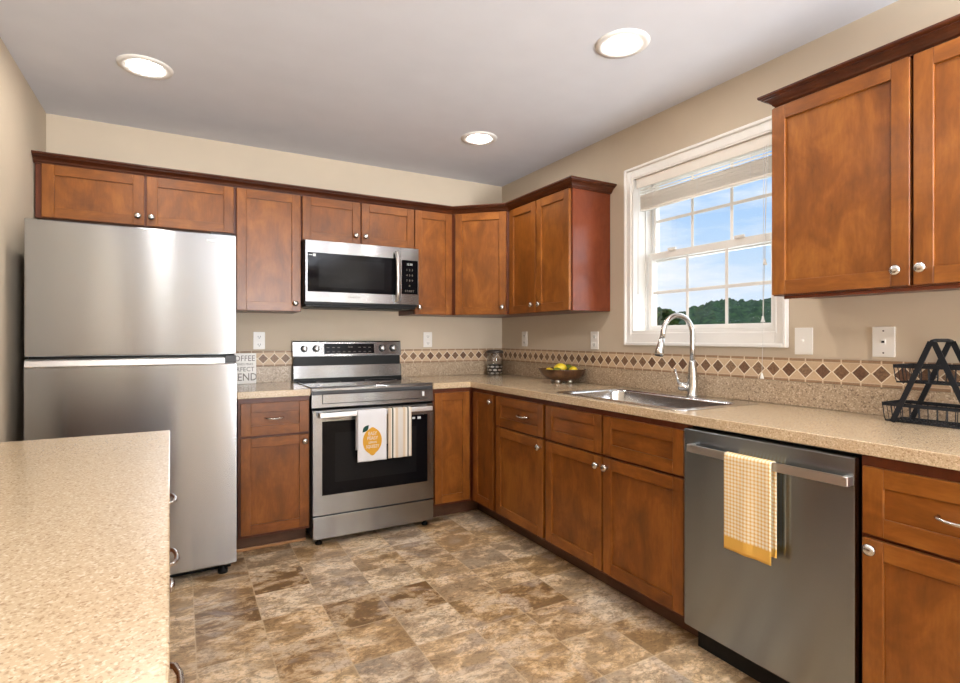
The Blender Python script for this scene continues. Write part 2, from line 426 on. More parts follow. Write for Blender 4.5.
def text(name, s, size, mat, parent, M4, extrude=.0004, align='CENTER', label=None, spacing=1.0, sx_=1.0):
    c = bpy.data.curves.new(name, 'FONT'); c.body = s; c.size = size; c.extrude = extrude; c.align_x = align; c.align_y = 'CENTER'; c.space_character = spacing
    c.resolution_u = 2
    t = bpy.data.objects.new(name + '_src', c); COL.objects.link(t)
    dg = bpy.context.evaluated_depsgraph_get(); me = bpy.data.meshes.new_from_object(t.evaluated_get(dg))
    bpy.data.objects.remove(t); me.name = name
    me.transform(M4 @ Matrix.Diagonal((sx_, 1, 1, 1)))
    me.materials.clear(); me.materials.append(mat)
    o = bpy.data.objects.new(name, me); COL.objects.link(o); o.parent = parent
    return o
# text frame lying on a front face (local -y): x stays, text y -> z
def tmat(x, y, z): return Matrix.Translation((x, y, z)) @ Matrix.Rotation(PI / 2, 4, 'X')

def boolean_cut(o, cutter_bm):
    me = bpy.data.meshes.new('cut'); cutter_bm.to_mesh(me); cutter_bm.free()
    c = bpy.data.objects.new('cut', me); COL.objects.link(c)
    md = o.modifiers.new('b', 'BOOLEAN'); md.object = c; md.operation = 'DIFFERENCE'; md.solver = 'EXACT'
    dg = bpy.context.evaluated_depsgraph_get(); dg.update()
    new = bpy.data.meshes.new_from_object(o.evaluated_get(dg)); o.modifiers.clear()
    old = o.data; o.data = new; new.name = old.name; bpy.data.meshes.remove(old)
    bpy.data.objects.remove(c)

# ================================================================== room shell
H = 2.4719; W = 3.0058
def struct(name, bm, m): return obj(name, bm, m, kind='structure')
b = nb(); box(b, -W - .1, .12, RB - .1, .1, -.06, 0); struct('floor', b, M['floor'])
b = nb(); box(b, -W - .1, .12, RB - .1, .1, H, H + .08); struct('ceiling', b, M['ceiling'])
b = nb(); box(b, -W - .1, .12, 0, .1, 0, H); struct('wall_back', b, M['wall'])
b = nb(); box(b, -W - .1, -W, RB, 0, 0, H); struct('wall_left', b, M['wall'])
b = nb(); box(b, 0, .20, RB, 0, 0, H); wr = struct('wall_right', b, M['wall'])
WY0, WY1, WZ0, WZ1 = -1.488, -2.365, 1.238, 2.150      # sink window opening
b = nb(); box(b, -.1, .3, WY1, WY0, WZ0, WZ1); boolean_cut(wr, b)
b = nb(); box(b, -.1, .3, -6.1, -4.6, -.01 + .02, 2.05); boolean_cut(wr, b)
b = nb(); box(b, -W - .1, .12, RB - .12, RB, 0, H); wf = struct('wall_front', b, M['wall'])
b = nb(); box(b, -1.55, -.62, RB - .3, RB + .1, .4, 2.2); boolean_cut(wf, b)
b = nb(); box(b, -.012, 0, -4.6, -3.5, 0, .09, .002); struct('baseboard_right', b, M['white_trim'])
b = nb(); box(b, -W, 0, RB, RB + .012, 0, .09, .002); struct('baseboard_front', b, M['white_trim'])

# unseen openings behind the camera; window added, placed clear of the steel reflections
X0_, X1_ = -1.55, -.62
b = nb()
box(b, X0_ - .08, X0_, RB - .02, RB + .015, .32, 2.28, .003); box(b, X1_, X1_ + .08, RB - .02, RB + .015, .32, 2.28, .003)
box(b, X0_, X1_, RB - .02, RB + .015, 2.2, 2.28, .003); box(b, X0_, X1_, RB - .02, RB + .03, .32, .4, .003); box(b, X0_, X1_, RB - .1, RB - .02, 1.28, 1.32)
wb = obj('added_window', b, M['white_trim'], kind='structure')
b = nb(); box(b, X0_, X1_, RB - .08, RB - .076, .4, 2.2); obj('pane', b, M['pane'], wb)
wd = obj('door_1', (lambda b: (box(b, -.015, .06, -4.6, -4.52, 0, 2.13, .003), box(b, -.015, .06, -6.18, -6.1, 0, 2.13, .003), box(b, -.015, .06, -6.1, -4.6, 2.05, 2.13, .003),
    box(b, .05, .10, -5.39, -5.31, .02, 2.05, .003), box(b, .05, .10, -4.66, -4.6, .02, 2.05), box(b, .05, .10, -6.1, -6.04, .02, 2.05), box(b, .05, .10, -6.04, -4.66, .02, .12), b)[-1])(nb()), M['white_trim'], kind='structure')
b = nb(); box(b, .07, .074, -6.04, -4.66, .12, 2.05); obj('pane', b, M['pane'], wd)

# ---- window over the sink
def casing(b):
    c = .056
    for (y0, y1, z0, z1) in ((WY0, WY0 + c, WZ0 - .072, WZ1 + .062), (WY1 - c, WY1, WZ0 - .072, WZ1 + .062), (WY1, WY0, WZ1, WZ1 + .062), (WY1, WY0, WZ0 - .072, WZ0)):
        box(b, -.016, 0, y0, y1, z0, z1, .003)
    c2 = .018
    oy0, oy1, oz0, oz1 = WY0 + c, WY1 - c, WZ0 - .072, WZ1 + .062
    box(b, -.026, -.012, oy0 - c2, oy0, oz0, oz1, .004); box(b, -.026, -.012, oy1, oy1 + c2, oz0, oz1, .004)
    box(b, -.026, -.012, oy1 + c2, oy0 - c2, oz1 - c2, oz1, .004); box(b, -.026, -.012, oy1 + c2, oy0 - c2, oz0, oz0 + c2, .004)
    c3 = .010
    box(b, -.021, -.012, WY0 + .002, WY0 + c3, WZ0 - .01, WZ1 + .01, .003); box(b, -.021, -.012, WY1 - c3, WY1 - .002, WZ0 - .01, WZ1 + .01, .003)
    # jamb liner
    box(b, -.012, .17, WY0 - .012, WY0, WZ0, WZ1); box(b, -.012, .17, WY1, WY1 + .012, WZ0, WZ1)
    box(b, -.012, .17, WY1 + .012, WY0 - .012, WZ1 - .006, WZ1); box(b, -.012, .17, WY1 + .012, WY0 - .012, WZ0, WZ0 + .012)
    return b
win = obj('window_1', casing(nb()), M['white_trim'], kind='structure')
b = nb()   # vinyl outer frame with tracks
fy0, fy1, fz0, fz1 = WY0 - .012, WY1 + .012, WZ0 + .012, WZ1 - .006
for (x0, x1, t_) in ((.085, .175, .006), (.129, .131, .010)):
    box(b, x0, x1, fy0 - t_, fy0, fz0, fz1); box(b, x0, x1, fy1, fy1 + t_, fz0, fz1)
    box(b, x0, x1, fy1 + t_, fy0 - t_, fz1 - t_, fz1); box(b, x0, x1, fy1 + t_, fy0 - t_, fz0, fz0 + t_)
obj('window_frame', b, M['white_trim'], win)
def sash(name, x0, x1, z0, z1, gy0, gy1, gz0, gz1, vm, hm):
    b = nb(); ya, yb = fy0 - .020, fy1 + .020
    box(b, x0, x1, gy0, ya, z0, z1, .002); box(b, x0, x1, yb, gy1, z0, z1, .002)
    box(b, x0, x1, gy1, gy0, z0, gz0, .002); box(b, x0, x1, gy1, gy0, gz1, z1, .002)
    s = obj(name, b, M['white_trim'], win)
    b = nb(); xm = (x0 + x1) / 2
    box(b, xm - .002, xm + .002, gy1, gy0, gz0, gz1); obj('pane', b, M['pane'], s)
    b = nb()
    for y in vm: box(b, xm - .008, xm - .003, y - .009, y + .009, gz0, gz1, .002)
    for z in hm: box(b, xm - .0078, xm - .0032, gy1, gy0, z - .009, z + .009, .002)
    obj('muntins', b, M['white_trim'], s)
    return s
G0, G1 = -1.547, -2.280
sash('lower_sash', .090, .128, 1.256, 1.708, G0, G1, 1.281, 1.668, [G0 + (G1 - G0) / 3, G0 + 2 * (G1 - G0) / 3], [1.474])
sash('upper_sash', .132, .168, 1.662, 2.138, G0 + .010, G1 + 0, 1.705, 2.124, [G0 + (G1 - G0) / 3, G0 + 2 * (G1 - G0) / 3], [1.902])
b = nb()
for y in (-1.70, -2.12): box(b, .078, .094, y - .028, y + .028, 1.706, 1.722, .003)
obj('sash_lock', b, M['white_trim'], win)

# ---- raised blind
bl = thing('window_blind', 'ivory venetian blind drawn up at the top of the sink window', 'blind', (.03, -1.927, WZ1 - .006))
b = nb(); box(b, -.022, .018, -.415, .415, -.045, -.003, .003); obj('headrail', b, M['blind'], bl)
b = nb(); box(b, -.028, -.022, -.418, .418, -.058, 0, .002); obj('valance', b, M['blind'], bl)
b = nb()
for i, z in enumerate((-.068, -.084)):
    box(b, -.013, .013, -.405, .405, z, z + .0012)
for i in range(12):
    z = -.172 + i * .0064
    box(b, -.0125 + .002 * math.sin(i * 2.1), .0125 + .002 * math.sin(i * 2.1), -.405, .405, z, z + .0032)
obj('slats', b, M['blind'], bl)
b = nb(); box(b, -.014, .014, -.405, .405, -.190, -.175, .003); obj('bottom_rail', b, M['blind'], bl)
for y in (-.30, 0, .30):
    b = nb(); tube(b, [(-.016, y, -.045), (-.017, y, -.12), (-.016, y, -.187)], .0011, 6); tube(b, [(.016, y, -.045), (.016, y, -.187)], .0011, 6)
    obj('ladder_cord', b, M['cord'], bl)
b = nb(); tube(b, [(-.031, .395, -.05), (-.032, .398, -.3), (-.031, .400, -.68)], .0028, 8); obj('tilt_wand', b, M['white_plastic'], bl)
def pull_cord(y, zend):
    b = nb(); tube(b, [(-.031, y, -.05), (-.033, y - .002, -.4), (-.034, y, zend + .02)], .0011, 6)
    c = obj('pull_cord', b, M['cord'], bl)
    b = nb(); lathe(b, [(0, 0.03), (.004, .028), (.006, .012), (.009, .004), (.009, 0), (0, 0)], (-.034, y, zend), 12); obj('tassel', b, M['white_plastic'], c)
pull_cord(-.374, -.862); pull_cord(-.384, -.60)
# the longest cord hangs in front of the wall
b = nb(); tube(b, [(-.033, -.398, -.05), (-.055, -.398, -.5), (-.078, -.398, -1.095)], .0011, 6); c_ = obj('pull_cord', b, M['cord'], bl)
b = nb(); lathe(b, [(0, 0.026), (.004, .024), (.006, .012), (.0085, .004), (.0085, 0), (0, 0)], (-.078, -.398, -1.120), 12); obj('tassel', b, M['white_plastic'], c_)

# ---- stone border on the walls
b = nb(); box(b, -2.09, -.01, -.008, 0, 1.019, 1.121, .0015); struct('trim_1', b, M['border_back'])
b = nb(); box(b, -.008, 0, -4.2, 0, 1.019, 1.121, .0015); struct('trim_2', b, M['border_right'])

# ================================================================== outside
def ground_mat():
    m, t, b_ = newmat('grass'); tcn = t.nodes.new('ShaderNodeTexCoord'); nz = t.nodes.new('ShaderNodeTexNoise'); nz.inputs['Scale'].default_value = .6; nz.inputs['Detail'].default_value = 8
    t.links.new(tcn.outputs['Object'], nz.inputs['Vector']); t.links.new(ramp(t, nz.outputs['Fac'], [(.35, srgb(60, 84, 34)), (.65, srgb(108, 126, 62))]), b_.inputs['Base Color']); b_.inputs['Roughness'].default_value = .9
    return m
def canopy_mat(name, c0, c1, s=3.0):
    m, t, b_ = newmat(name); tcn = t.nodes.new('ShaderNodeTexCoord'); nz = t.nodes.new('ShaderNodeTexNoise'); nz.inputs['Scale'].default_value = s; nz.inputs['Detail'].default_value = 8
    t.links.new(tcn.outputs['Object'], nz.inputs['Vector']); t.links.new(ramp(t, nz.outputs['Fac'], [(.35, srgb(*c0)), (.65, srgb(*c1))]), b_.inputs['Base Color']); b_.inputs['Roughness'].default_value = .85
    return m
b = nb(); box(b, 1.5, 320, -120, 320, -3.2, -3.0); struct('ground', b, ground_mat())
# wooded ridge
C0 = Vector((-2.343, -3.817, 0)); b = nb()
NI, NJ = 260, 46; grid = []
for i in range(NI):
    t_ = i / (NI - 1); ang = math.radians(62 - 62 * t_)       # azimuth from +x
    d_ = Vector((math.cos(ang), math.sin(ang), 0))
    a_deg = 62 - 62 * t_
    el = .033 + .027 / (1 + math.exp((a_deg - 37.5) / 2.6)) + .004 * math.sin(a_deg * .9)
    row = []
    for j in range(NJ):
        s = j / (NJ - 1); R = 60 + 80 * s
        prof = math.sin(min(1, s / .62) * PI / 2) if s < .62 else 1 - .25 * (s - .62)
        z = -3.0 + (3.0 + 1.21 + 115 * el) * prof
        p_ = C0 + d_ * R
        q = noise.noise(Vector((p_.x * .45, p_.y * .45, 0))); q2 = noise.noise(Vector((p_.x * 1.3, p_.y * 1.3, 5)))
        z += (abs(q) * 2.0 + q2 * .7) * min(1, s * 6 + .0) 
        row.append(b.verts.new((p_.x + q2 * .5, p_.y + q * .5, z)))
    grid.append(row)
for i in range(NI - 1):
    for j in range(NJ - 1):
        f = b.faces.new([grid[i][j], grid[i][j + 1], grid[i + 1][j + 1], grid[i + 1][j]]); f.smooth = True
bmesh.ops.recalc_face_normals(b, faces=b.faces)
o = obj('wooded_hill', b, canopy_mat('hillside_canopy', (22, 48, 22), (62, 92, 46), 1.3)); tag(o, 'dark green wooded hill far beyond the sink window', 'hill', kind='stuff')
def tree(az, R, top, wid, label, seed):
    rnd = random.Random(seed); p_ = C0 + Vector((math.cos(az), math.sin(az), 0)) * R
    t_ = thing('tree', label, 'tree', (p_.x, p_.y, -3.0)); Ht = top + 3.0
    b = nb(); tube(b, [(0, 0, 0), (.1, 0, Ht * .4), (0, .1, Ht * .8)], [.28, .2, .08], 8); obj('trunk', b, canopy_mat('bark', (70, 56, 44), (98, 80, 64)), t_)
    b = nb()
    for k in range(1500):
        u_ = rnd.random(); zc = Ht * (.25 + .72 * u_); rad = wid * math.sin(PI * (u_ * .8 + .17)) ** .6 * rnd.random() ** .4
        a = rnd.random() * 2 * PI; c = Vector((rad * math.cos(a), rad * math.sin(a), zc)); s = .10 + .16 * rnd.random()
        n_ = Vector((rnd.gauss(0, 1), rnd.gauss(0, 1), rnd.gauss(0, 1))).normalized(); e1 = n_.orthogonal().normalized(); e2 = n_.cross(e1)
        vs = [b.verts.new(c + (e1 * math.cos(q) + e2 * math.sin(q) * .7) * s) for q in (0, 1.25, 2.5, 3.8, 5.0)]
        b.faces.new(vs)
    obj('foliage', b, canopy_mat('leaves', (30, 52, 20), (86, 108, 48), 2.0), t_)
tree(math.atan2(.678, .735), 42, 3.35, 2.2, 'round green tree at the left edge of the lower sash view', 3)
tree(math.atan2(.664, .748), 38, 3.2, 1.2, 'smaller green tree right beside the tree at the sash edge', 5)

# ================================================================== cabinets
def rect_wood_front(b, x0, x1, z0, z1, stile=.053, rail=.053, t=.019, yf=0.0, recess=.0095):
    """five-piece front; front face at y=yf, slot 0 = vertical grain, 1 = horizontal grain"""
    box(b, x0, x0 + stile, yf, yf + t, z0, z1, .002, 0); box(b, x1 - stile, x1, yf, yf + t, z0, z1, .002, 0)
    box(b, x0 + stile, x1 - stile, yf, yf + t, z0, z0 + rail, .0012, 1); box(b, x0 + stile, x1 - stile, yf, yf + t, z1 - rail, z1, .0012, 1)
    box(b, x0 + stile - .004, x1 - stile + .004, yf + recess, yf + t - .002, z0 + rail - .004, z1 - rail + .004, 0, 0 if (z1 - z0) > .25 else 1)
WM = lambda: [M['wood'], M['wood_h']]

def front(parent, kind, x0, x1, z0, z1):
    b = nb(); rect_wood_front(b, x0, x1, z0, z1); return obj(kind, b, WM(), parent)

def knob(parent, x, z, y=0.0):
    b = nb(); lathe(b, [(0, -.0285), (.0095, -.0280), (.0158, -.0235), (.0170, -.0190), (.0140, -.0150), (.0062, -.0120), (.0056, -.004), (.0085, 0), (0, 0)], (x, y, z), 20, 'y')
    return obj('knob', b, M['nickel'], parent, 'brushed nickel knob')

def pull(parent, x, z, half=.048, y=0.0, name='drawer_pull'):
    b = nb()
    pts = [(x - half, y + .001, z), (x - half, y - .012, z), (x - half * .82, y - .024, z), (x - half * .4, y - .030, z - .002), (x, y - .031, z - .003), (x + half * .4, y - .030, z - .002), (x + half * .82, y - .024, z), (x + half, y - .012, z), (x + half, y + .001, z)]
    tube(b, pts, [.0055, .0048, .0044, .0046, .0052, .0046, .0044, .0048, .0055], 8)
    return obj(name, b, M['nickel'], parent, 'brushed nickel bow pull')

FRD = .0195    # front thickness: face frame plane lies this far behind the doors
def base_body(parent, x0, x1, depth, left_toe=True, shoe=True, toe_depth=.105):
    b = nb()
    box(b, x0, x1, FRD + .0005, depth, .105, .874, .001)
    obj('body', b, M['wood_frame'], parent)
    b = nb(); box(b, x0, x1, FRD + toe_depth, FRD + toe_depth + .012, 0, .105); obj('toe_kick', b, M['toe'], parent)
    if shoe:
        b = nb(); box(b, x0, x1, FRD + toe_depth - .012, FRD + toe_depth, 0, .016, .004, 0, 2); obj('shoe_strip', b, M['shoe'], parent)

YB = -.6352
# base cabinet between fridge and range
c = thing('base_cabinet', 'narrow maple base cabinet between the refrigerator and the range', 'cabinet', (-2.072, YB, 0), 0, None)
base_body(c, 0, .380, .630)
dr = front(c, 'drawer', .012, .374, .668, .848); pull(dr, .186, .762)
d = front(c, 'door', .012, .374, .123, .656); knob(d, .349, .617)

# corner cabinet (L shaped, two doors)
c = thing('base_cabinet', 'L-shaped corner base cabinet with two tall narrow doors', 'cabinet', (-.6352, YB, 0))
b = nb()
o_ = FRD + .0005
prism(b, [(-.279, o_), (o_, o_), (o_, -.312), (.630, -.312), (.630, .630), (-.279, .630)], .105, .874); obj('body', b, M['wood_frame'], c)
b = nb(); k = FRD + .100
prism(b, [(-.279, k), (k, k), (k, -.312), (k + .012, -.312), (k + .012, k + .012), (-.279, k + .012)], 0, .105); obj('toe_kick', b, M['toe'], c)
b = nb(); rect_wood_front(b, -.267, -.009, .123, .848); obj('door', b, WM(), c)
Rz = Matrix.Rotation(-PI / 2, 4, 'Z')
b = nb(); rect_wood_front(b, .030, .290, .123, .848)
bmesh.ops.transform(b, matrix=Rz, verts=b.verts); d = obj('door', b, WM(), c)
b = nb(); lathe(b, [(0, -.0285), (.0095, -.0280), (.0158, -.0235), (.0170, -.0190), (.0140, -.0150), (.0062, -.0120), (.0056, -.004), (.0085, 0), (0, 0)], (.280 - .012, 0, .805), 20, 'y')
bmesh.ops.transform(b, matrix=Rz, verts=b.verts); obj('knob', b, M['nickel'], d, 'brushed nickel knob')

# right run, local x = toward the camera
def right_base(name, label, y0, length, toe_shoe=False):
    c = thing(name, label, 'cabinet', (-.6352, y0, 0), -PI / 2)
    base_body(c, 0, length, .630, shoe=toe_shoe, toe_depth=.095); return c
c = right_base('base_cabinet', 'one-drawer one-door base cabinet just left of the sink cabinet', -.948, .520)
dr = front(c, 'drawer', .012, .507, .668, .848); pull(dr, .322, .790 - .03)
d = front(c, 'door', .012, .507, .123, .656); knob(d, .480, .612)
c = right_base('sink_cabinet', 'double-door sink base cabinet with two false drawer fronts', -1.469, .922)
bc_ = [o for o in c.children if o.name.startswith('body')][0]
b = nb(); box(b, .014, .908, .04, .611, .123, 1.0)
for v in b.verts: v.co = Matrix.Translation((-.6352, -1.469, 0)) @ Matrix.Rotation(-PI / 2, 4, 'Z') @ v.co
boolean_cut(bc_, b)
for x0, x1, kx in ((.010, .446, .424), (.458, .914, .484)):
    front(c, 'false_drawer_front', x0, x1, .668, .848)
    d = front(c, 'door', x0, x1, .123, .656); knob(d, kx, .612)
c = right_base('base_cabinet', 'drawer and door base cabinet right of the dishwasher', -3.000, .47)
dr = front(c, 'drawer', .010, .460, .650, .842); pull(dr, .235, .748)
d = front(c, 'door', .010, .460, .123, .638); knob(d, .036, .612)

# left run along the left wall (seen from above, fronts nearly edge-on)
LR = math.radians(.87)
lr_rot = PI / 2 - 0 + LR
def left_pt(s, off=0):   # s metres from the far end toward the camera along the front edge
    return (-2.374 + math.sin(LR) * s - off * math.cos(LR), -1.834 - math.cos(LR) * s - off * math.sin(LR))
def left_base(s_far, s_near, label, with_door=True, far_knob=True):
    L_ = s_near - s_far; px_, py_ = left_pt(s_near, .018)
    c = thing('base_cabinet', label, 'cabinet', (px_, py_, 0), PI / 2 + LR)
    # local x runs away from the camera here (front faces +x)
    base_body(c, 0, L_, .575, shoe=False, toe_depth=.06)
    return c, L_
c, L_ = left_base(.015, .475, 'far end base cabinet under the foreground counter, nearest the refrigerator')
dr = front(c, 'drawer', .006, L_ - .006, .668, .848); pull(dr, L_ / 2, .757); front(c, 'door', .006, L_ - .006, .123, .656)
c, L_ = left_base(.475, .940, 'second base cabinet from the far end of the foreground counter, with knob')
dr = front(c, 'drawer', .006, L_ - .006, .668, .848); pull(dr, L_ / 2, .757); d = front(c, 'door', .006, L_ - .006, .123, .656); knob(d, L_ - .030, .617)
c, L_ = left_base(.940, 1.405, 'base cabinet nearest the picture bottom under the foreground counter')
dr = front(c, 'drawer', .006, L_ - .006, .668, .848); pull(dr, L_ / 2, .757); d = front(c, 'door', .006, L_ - .006, .123, .656); knob(d, L_ - .030, .617)
b = nb()
p0 = left_pt(0); p1 = left_pt(1.46); 
prism(b, [(-W + .002, p0[1] + .0), (-W + .002, p1[1]), (p1[0], p1[1]), (p0[0], p0[1])], .876, .914)
o = obj('countertop', b, M['counter']); md = o.modifiers.new('bev', 'BEVEL'); md.width = .003; md.segments = 2
tag(o, 'speckled beige laminate countertop along the left wall in the foreground', 'countertop')

# ---- other countertops
b = nb(); box(b, -2.078, -1.690, -.6436, -.021, .876, .914, .002); o = obj('countertop', b, M['counter'])
tag(o, 'short speckled countertop piece between refrigerator and range', 'countertop')
b = nb(); box(b, -2.078, -1.690, -.021, -.001, .876, 1.019, .002); obj('backsplash', b, M['splash'], o)
b = nb(); prism(b, [(-.915, -.021), (-.915, -.6436), (-.6436, -.6436), (-.6436, -3.50), (-.021, -3.50), (-.021, -.021)], .876, .914)
ctop = obj('countertop', b, M['counter'])
SY0, SY1, SX0, SX1 = -1.497, -2.345, -.600, -.070
b = nb(); box(b, SX0 + .02, SX1 - .02, SY1 + .02, SY0 - .02, .8, 1.0); boolean_cut(ctop, b)
ctop.modifiers.new('bev', 'BEVEL').width = .002
tag(ctop, 'long L-shaped speckled laminate countertop holding the sink', 'countertop')
b = nb(); box(b, -.915, -.0215, -.0205, -.001, .914, 1.019, .002); box(b, -.0205, -.001, -3.50, -.001, .914, 1.019, .002); obj('backsplash', b, M['splash'], ctop)

# ================================================================== upper cabinets
def upper(name, label, loc, rotz, width, z0, z1, depth, doors, body_mat='wood_frame'):
    c = thing(name, label, 'cabinet', loc, rotz)
    b = nb(); box(b, 0, width, FRD + .0005, depth, z0 - loc[2], z1 - loc[2], .001); obj('body', b, M['wood_frame'], c)
    for (x0, x1, kx, kz) in doors:
        d = front(c, 'door', x0, x1, z0 + .003 - loc[2], z1 - .012 - loc[2])
        if kx is not None: knob(d, kx, kz - loc[2])
    return c
UZ = 1.374; UT = 2.118; YU = -.3209
upper('wall_cabinet', 'wide short wall cabinet above the refrigerator', (-2.998, YU, 1.829), 0, .940, 1.829, UT, .3205,
      [(.028, .476, .447, 1.880), (.488, .928, .511, 1.879)])
upper('wall_cabinet', 'single-door wall cabinet between refrigerator and microwave', (-2.057, YU, UZ), 0, .378, UZ, UT, .3205, [(.004, .372, .338, 1.424)])
upper('wall_cabinet', 'short two-door wall cabinet above the microwave', (-1.678, YU, 1.830), 0, .763, 1.830, UT, .3205, [(.004, .376, .344, 1.884), (.385, .760, .409, 1.884)])
upper('wall_cabinet', 'narrow single-door wall cabinet just right of the microwave', (-.914, YU, UZ), 0, .300, UZ, UT, .3205, [(.003, .291, .032, 1.425)])
# diagonal corner wall cabinet
c = thing('wall_cabinet', 'diagonal corner wall cabinet', 'cabinet', (-.3209, YU, UZ))
b = nb()
prism(b, [(-.292, FRD), (0 + FRD, -.290), (.3205, -.290), (.3205, .3205), (-.292, .3205)], 0, UT - UZ); obj('body', b, M['wood_frame'], c)
Ld = math.hypot(.297, .292)
Rd = Matrix.Translation((-.300, -.0025, 0)) @ Matrix.Rotation(math.atan2(-.292, .300), 4, 'Z')
b = nb(); rect_wood_front(b, .020, Ld - .018, .003, UT - UZ - .012); bmesh.ops.transform(b, matrix=Rd, verts=b.verts); d = obj('door', b, WM(), c)
b = nb(); lathe(b, [(0, -.0285), (.0095, -.0280), (.0158, -.0235), (.0170, -.0190), (.0140, -.0150), (.0062, -.0120), (.0056, -.004), (.0085, 0), (0, 0)], (Ld - .045, 0, .052), 20, 'y')
bmesh.ops.transform(b, matrix=Rd, verts=b.verts); obj('knob', b, M['nickel'], d, 'brushed nickel knob')
# right wall two-door beside the window
c = upper('wall_cabinet', 'two-door wall cabinet left of the sink window', (YU, -.612, UZ), -PI / 2, .676, UZ, UT, .3205, [(.006, .326, .318 - .024, 1.427), (.337, .672, .378 - .002 + .0, 1.427)])
b = nb(); box(b, .676, .682, FRD + .004, .3205, 0, UT - UZ, .001); obj('side_panel', b, M['wood_side'], c)
# right wall two-door near the camera
c = upper('wall_cabinet', 'large two-door wall cabinet right of the sink window', (YU, -2.541, UZ), -PI / 2, .923, UZ, UT, .3205, [(.001, .457, .424, 1.428), (.466, .917, .490, 1.429)])
b = nb(); box(b, -.006, 0, FRD + .004, .3205, 0, UT - UZ, .001); obj('side_panel', b, M['wood_side'], c)
b = nb(); box(b, .02, .895, .05, .06, -.012, 0, .001); obj('light_rail', b, M['wood_side'], c)

# ---- crown moulding swept round the cabinet tops
def sweep(path, prof, z_off, name, label, mat, closed_ends=True):
    n = len(path); b = nb(); rings = []
    def nrm(a, c_):
        d_ = Vector(c_) - Vector(a); d_.normalize(); return Vector((d_.y, -d_.x))    # right-hand side of travel
    for i in range(n):
        if i == 0: m_ = nrm(path[0], path[1]); k_ = 1
        elif i == n - 1: m_ = nrm(path[-2], path[-1]); k_ = 1
        else:
            n1_, n2_ = nrm(path[i - 1], path[i]), nrm(path[i], path[i + 1]); m_ = (n1_ + n2_).normalized(); k_ = 1 / max(.3, m_.dot(n1_))
        rings.append([b.verts.new((path[i][0] + m_.x * o * k_, path[i][1] + m_.y * o * k_, z_off + z)) for o, z in prof])
    for A, B in zip(rings, rings[1:]):
        for q in range(len(prof)): b.faces.new([A[q], A[(q + 1) % len(prof)], B[(q + 1) % len(prof)], B[q]])
    b.faces.new(rings[0]); b.faces.new(list(reversed(rings[-1])))
    bmesh.ops.recalc_face_normals(b, faces=b.faces)
    o = obj(name, b, mat); tag(o, label, 'moulding'); return o
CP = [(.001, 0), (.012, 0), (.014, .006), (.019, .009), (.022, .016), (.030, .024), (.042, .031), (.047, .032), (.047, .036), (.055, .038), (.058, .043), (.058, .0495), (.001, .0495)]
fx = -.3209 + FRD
sweep([(-3.003, fx), (-.612, fx), (fx, -.6), (fx, -1.2955), (-.002, -1.2955)], CP, 2.1065, 'crown_moulding', 'shade-darkened crown moulding running round corner over the back cabinets', M['wood_crown'])
sweep([(-.002, -2.565), (fx, -2.565), (fx, -3.4705), (-.002, -3.4705)], CP, 2.1065, 'crown_moulding', 'shade-darkened crown moulding on the cabinet right of the window', M['wood_crown'])

# ================================================================== refrigerator
fr = thing('refrigerator', 'tall stainless top-freezer refrigerator in the left corner', 'refrigerator', (-2.941, -.8139, 0))
FW = .846
b = nb(); box(b, .004, FW - .004, .075, .780, .045, 1.722, .004); obj('body', b, M['grey_side'], fr)
b = nb(); box(b, 0, FW, 0, .070, 1.126, 1.733, .006, 0, 3); fz = obj('freezer_door', b, M['steel'], fr)
b = nb()
extrude_profile(b, [(0, .062), (.004, .056), (.070, .056), (.070, 1.112), (.030, 1.112), (.0, 1.076)], 0, FW, 'x'); rf = obj('refrigerator_door', b, M['steel'], fr)
b = nb(); extrude_profile(b, [(-.001, 1.076), (.028, 1.1125), (.010, 1.1155), (-.003, 1.106), (-.006, 1.082)], .002, FW - .055, 'x'); obj('handle', b, M['bar'], rf)
b = nb(); box(b, FW - .055, FW - .002, .006, .05, 1.085, 1.121, .002); obj('hinge', b, M['grey_side'], rf)
b = nb(); box(b, .01, FW - .01, .03, .07, 1.108, 1.128); obj('gasket', b, M['black'], fr)
b = nb(); box(b, FW - .12, FW - .02, .03, .10, 1.733, 1.745, .003); obj('hinge_cover', b, M['grey_side'], fr)
b = nb(); box(b, .02, FW - .02, .085, .12, .012, .05); obj('toe_grille', b, M['black'], fr)
for x in (.06, FW - .06):
    b = nb(); lathe(b, [(0, 0), (.024, 0), (.024, .018), (.016, .022), (.016, .055), (0, .055)], (x, .055, 0), 14); obj('foot', b, M['black'], fr)
text('logo', 'FRIGIDAIRE', .0165, M['print_silver'], fr, tmat(.79 - .035, -.0005, 1.697), spacing=1.1)

# ================================================================== range
rg = thing('range', 'stainless freestanding electric range with black glass oven door', 'range', (-1.684, -.6437, 0))
RW = .763
b = nb(); box(b, .002, RW - .002, .002, .615, .045, .900, .002); obj('body', b, M['grey_side'], rg)
b = nb(); extrude_profile(b, [(0, .800), (-.002, .802), (.004, .912), (.012, .919), (.030, .920), (.030, .800)], 0, RW, 'x'); fp = obj('front_panel', b, M['steel_mid'], rg)
b = nb()
for (x0, x1, z0, z1) in ((.06, .725, .880, .883), (.06, .725, .822, .825), (.06, .063, .825, .880)): box(b, x0, x1, -.0035, .006, z0, z1)
obj('inset_groove', b, M['dark_slot'], fp)
b = nb(); box(b, .690, .702, -.0045, .004, .838, .866); obj('sticker', b, M['print_white'], fp)
b = nb(); box(b, .012, RW - .012, .030, .560, .905, .9165, .003, 0, 2); ck = obj('cooktop', b, M['cook_glass'], rg)
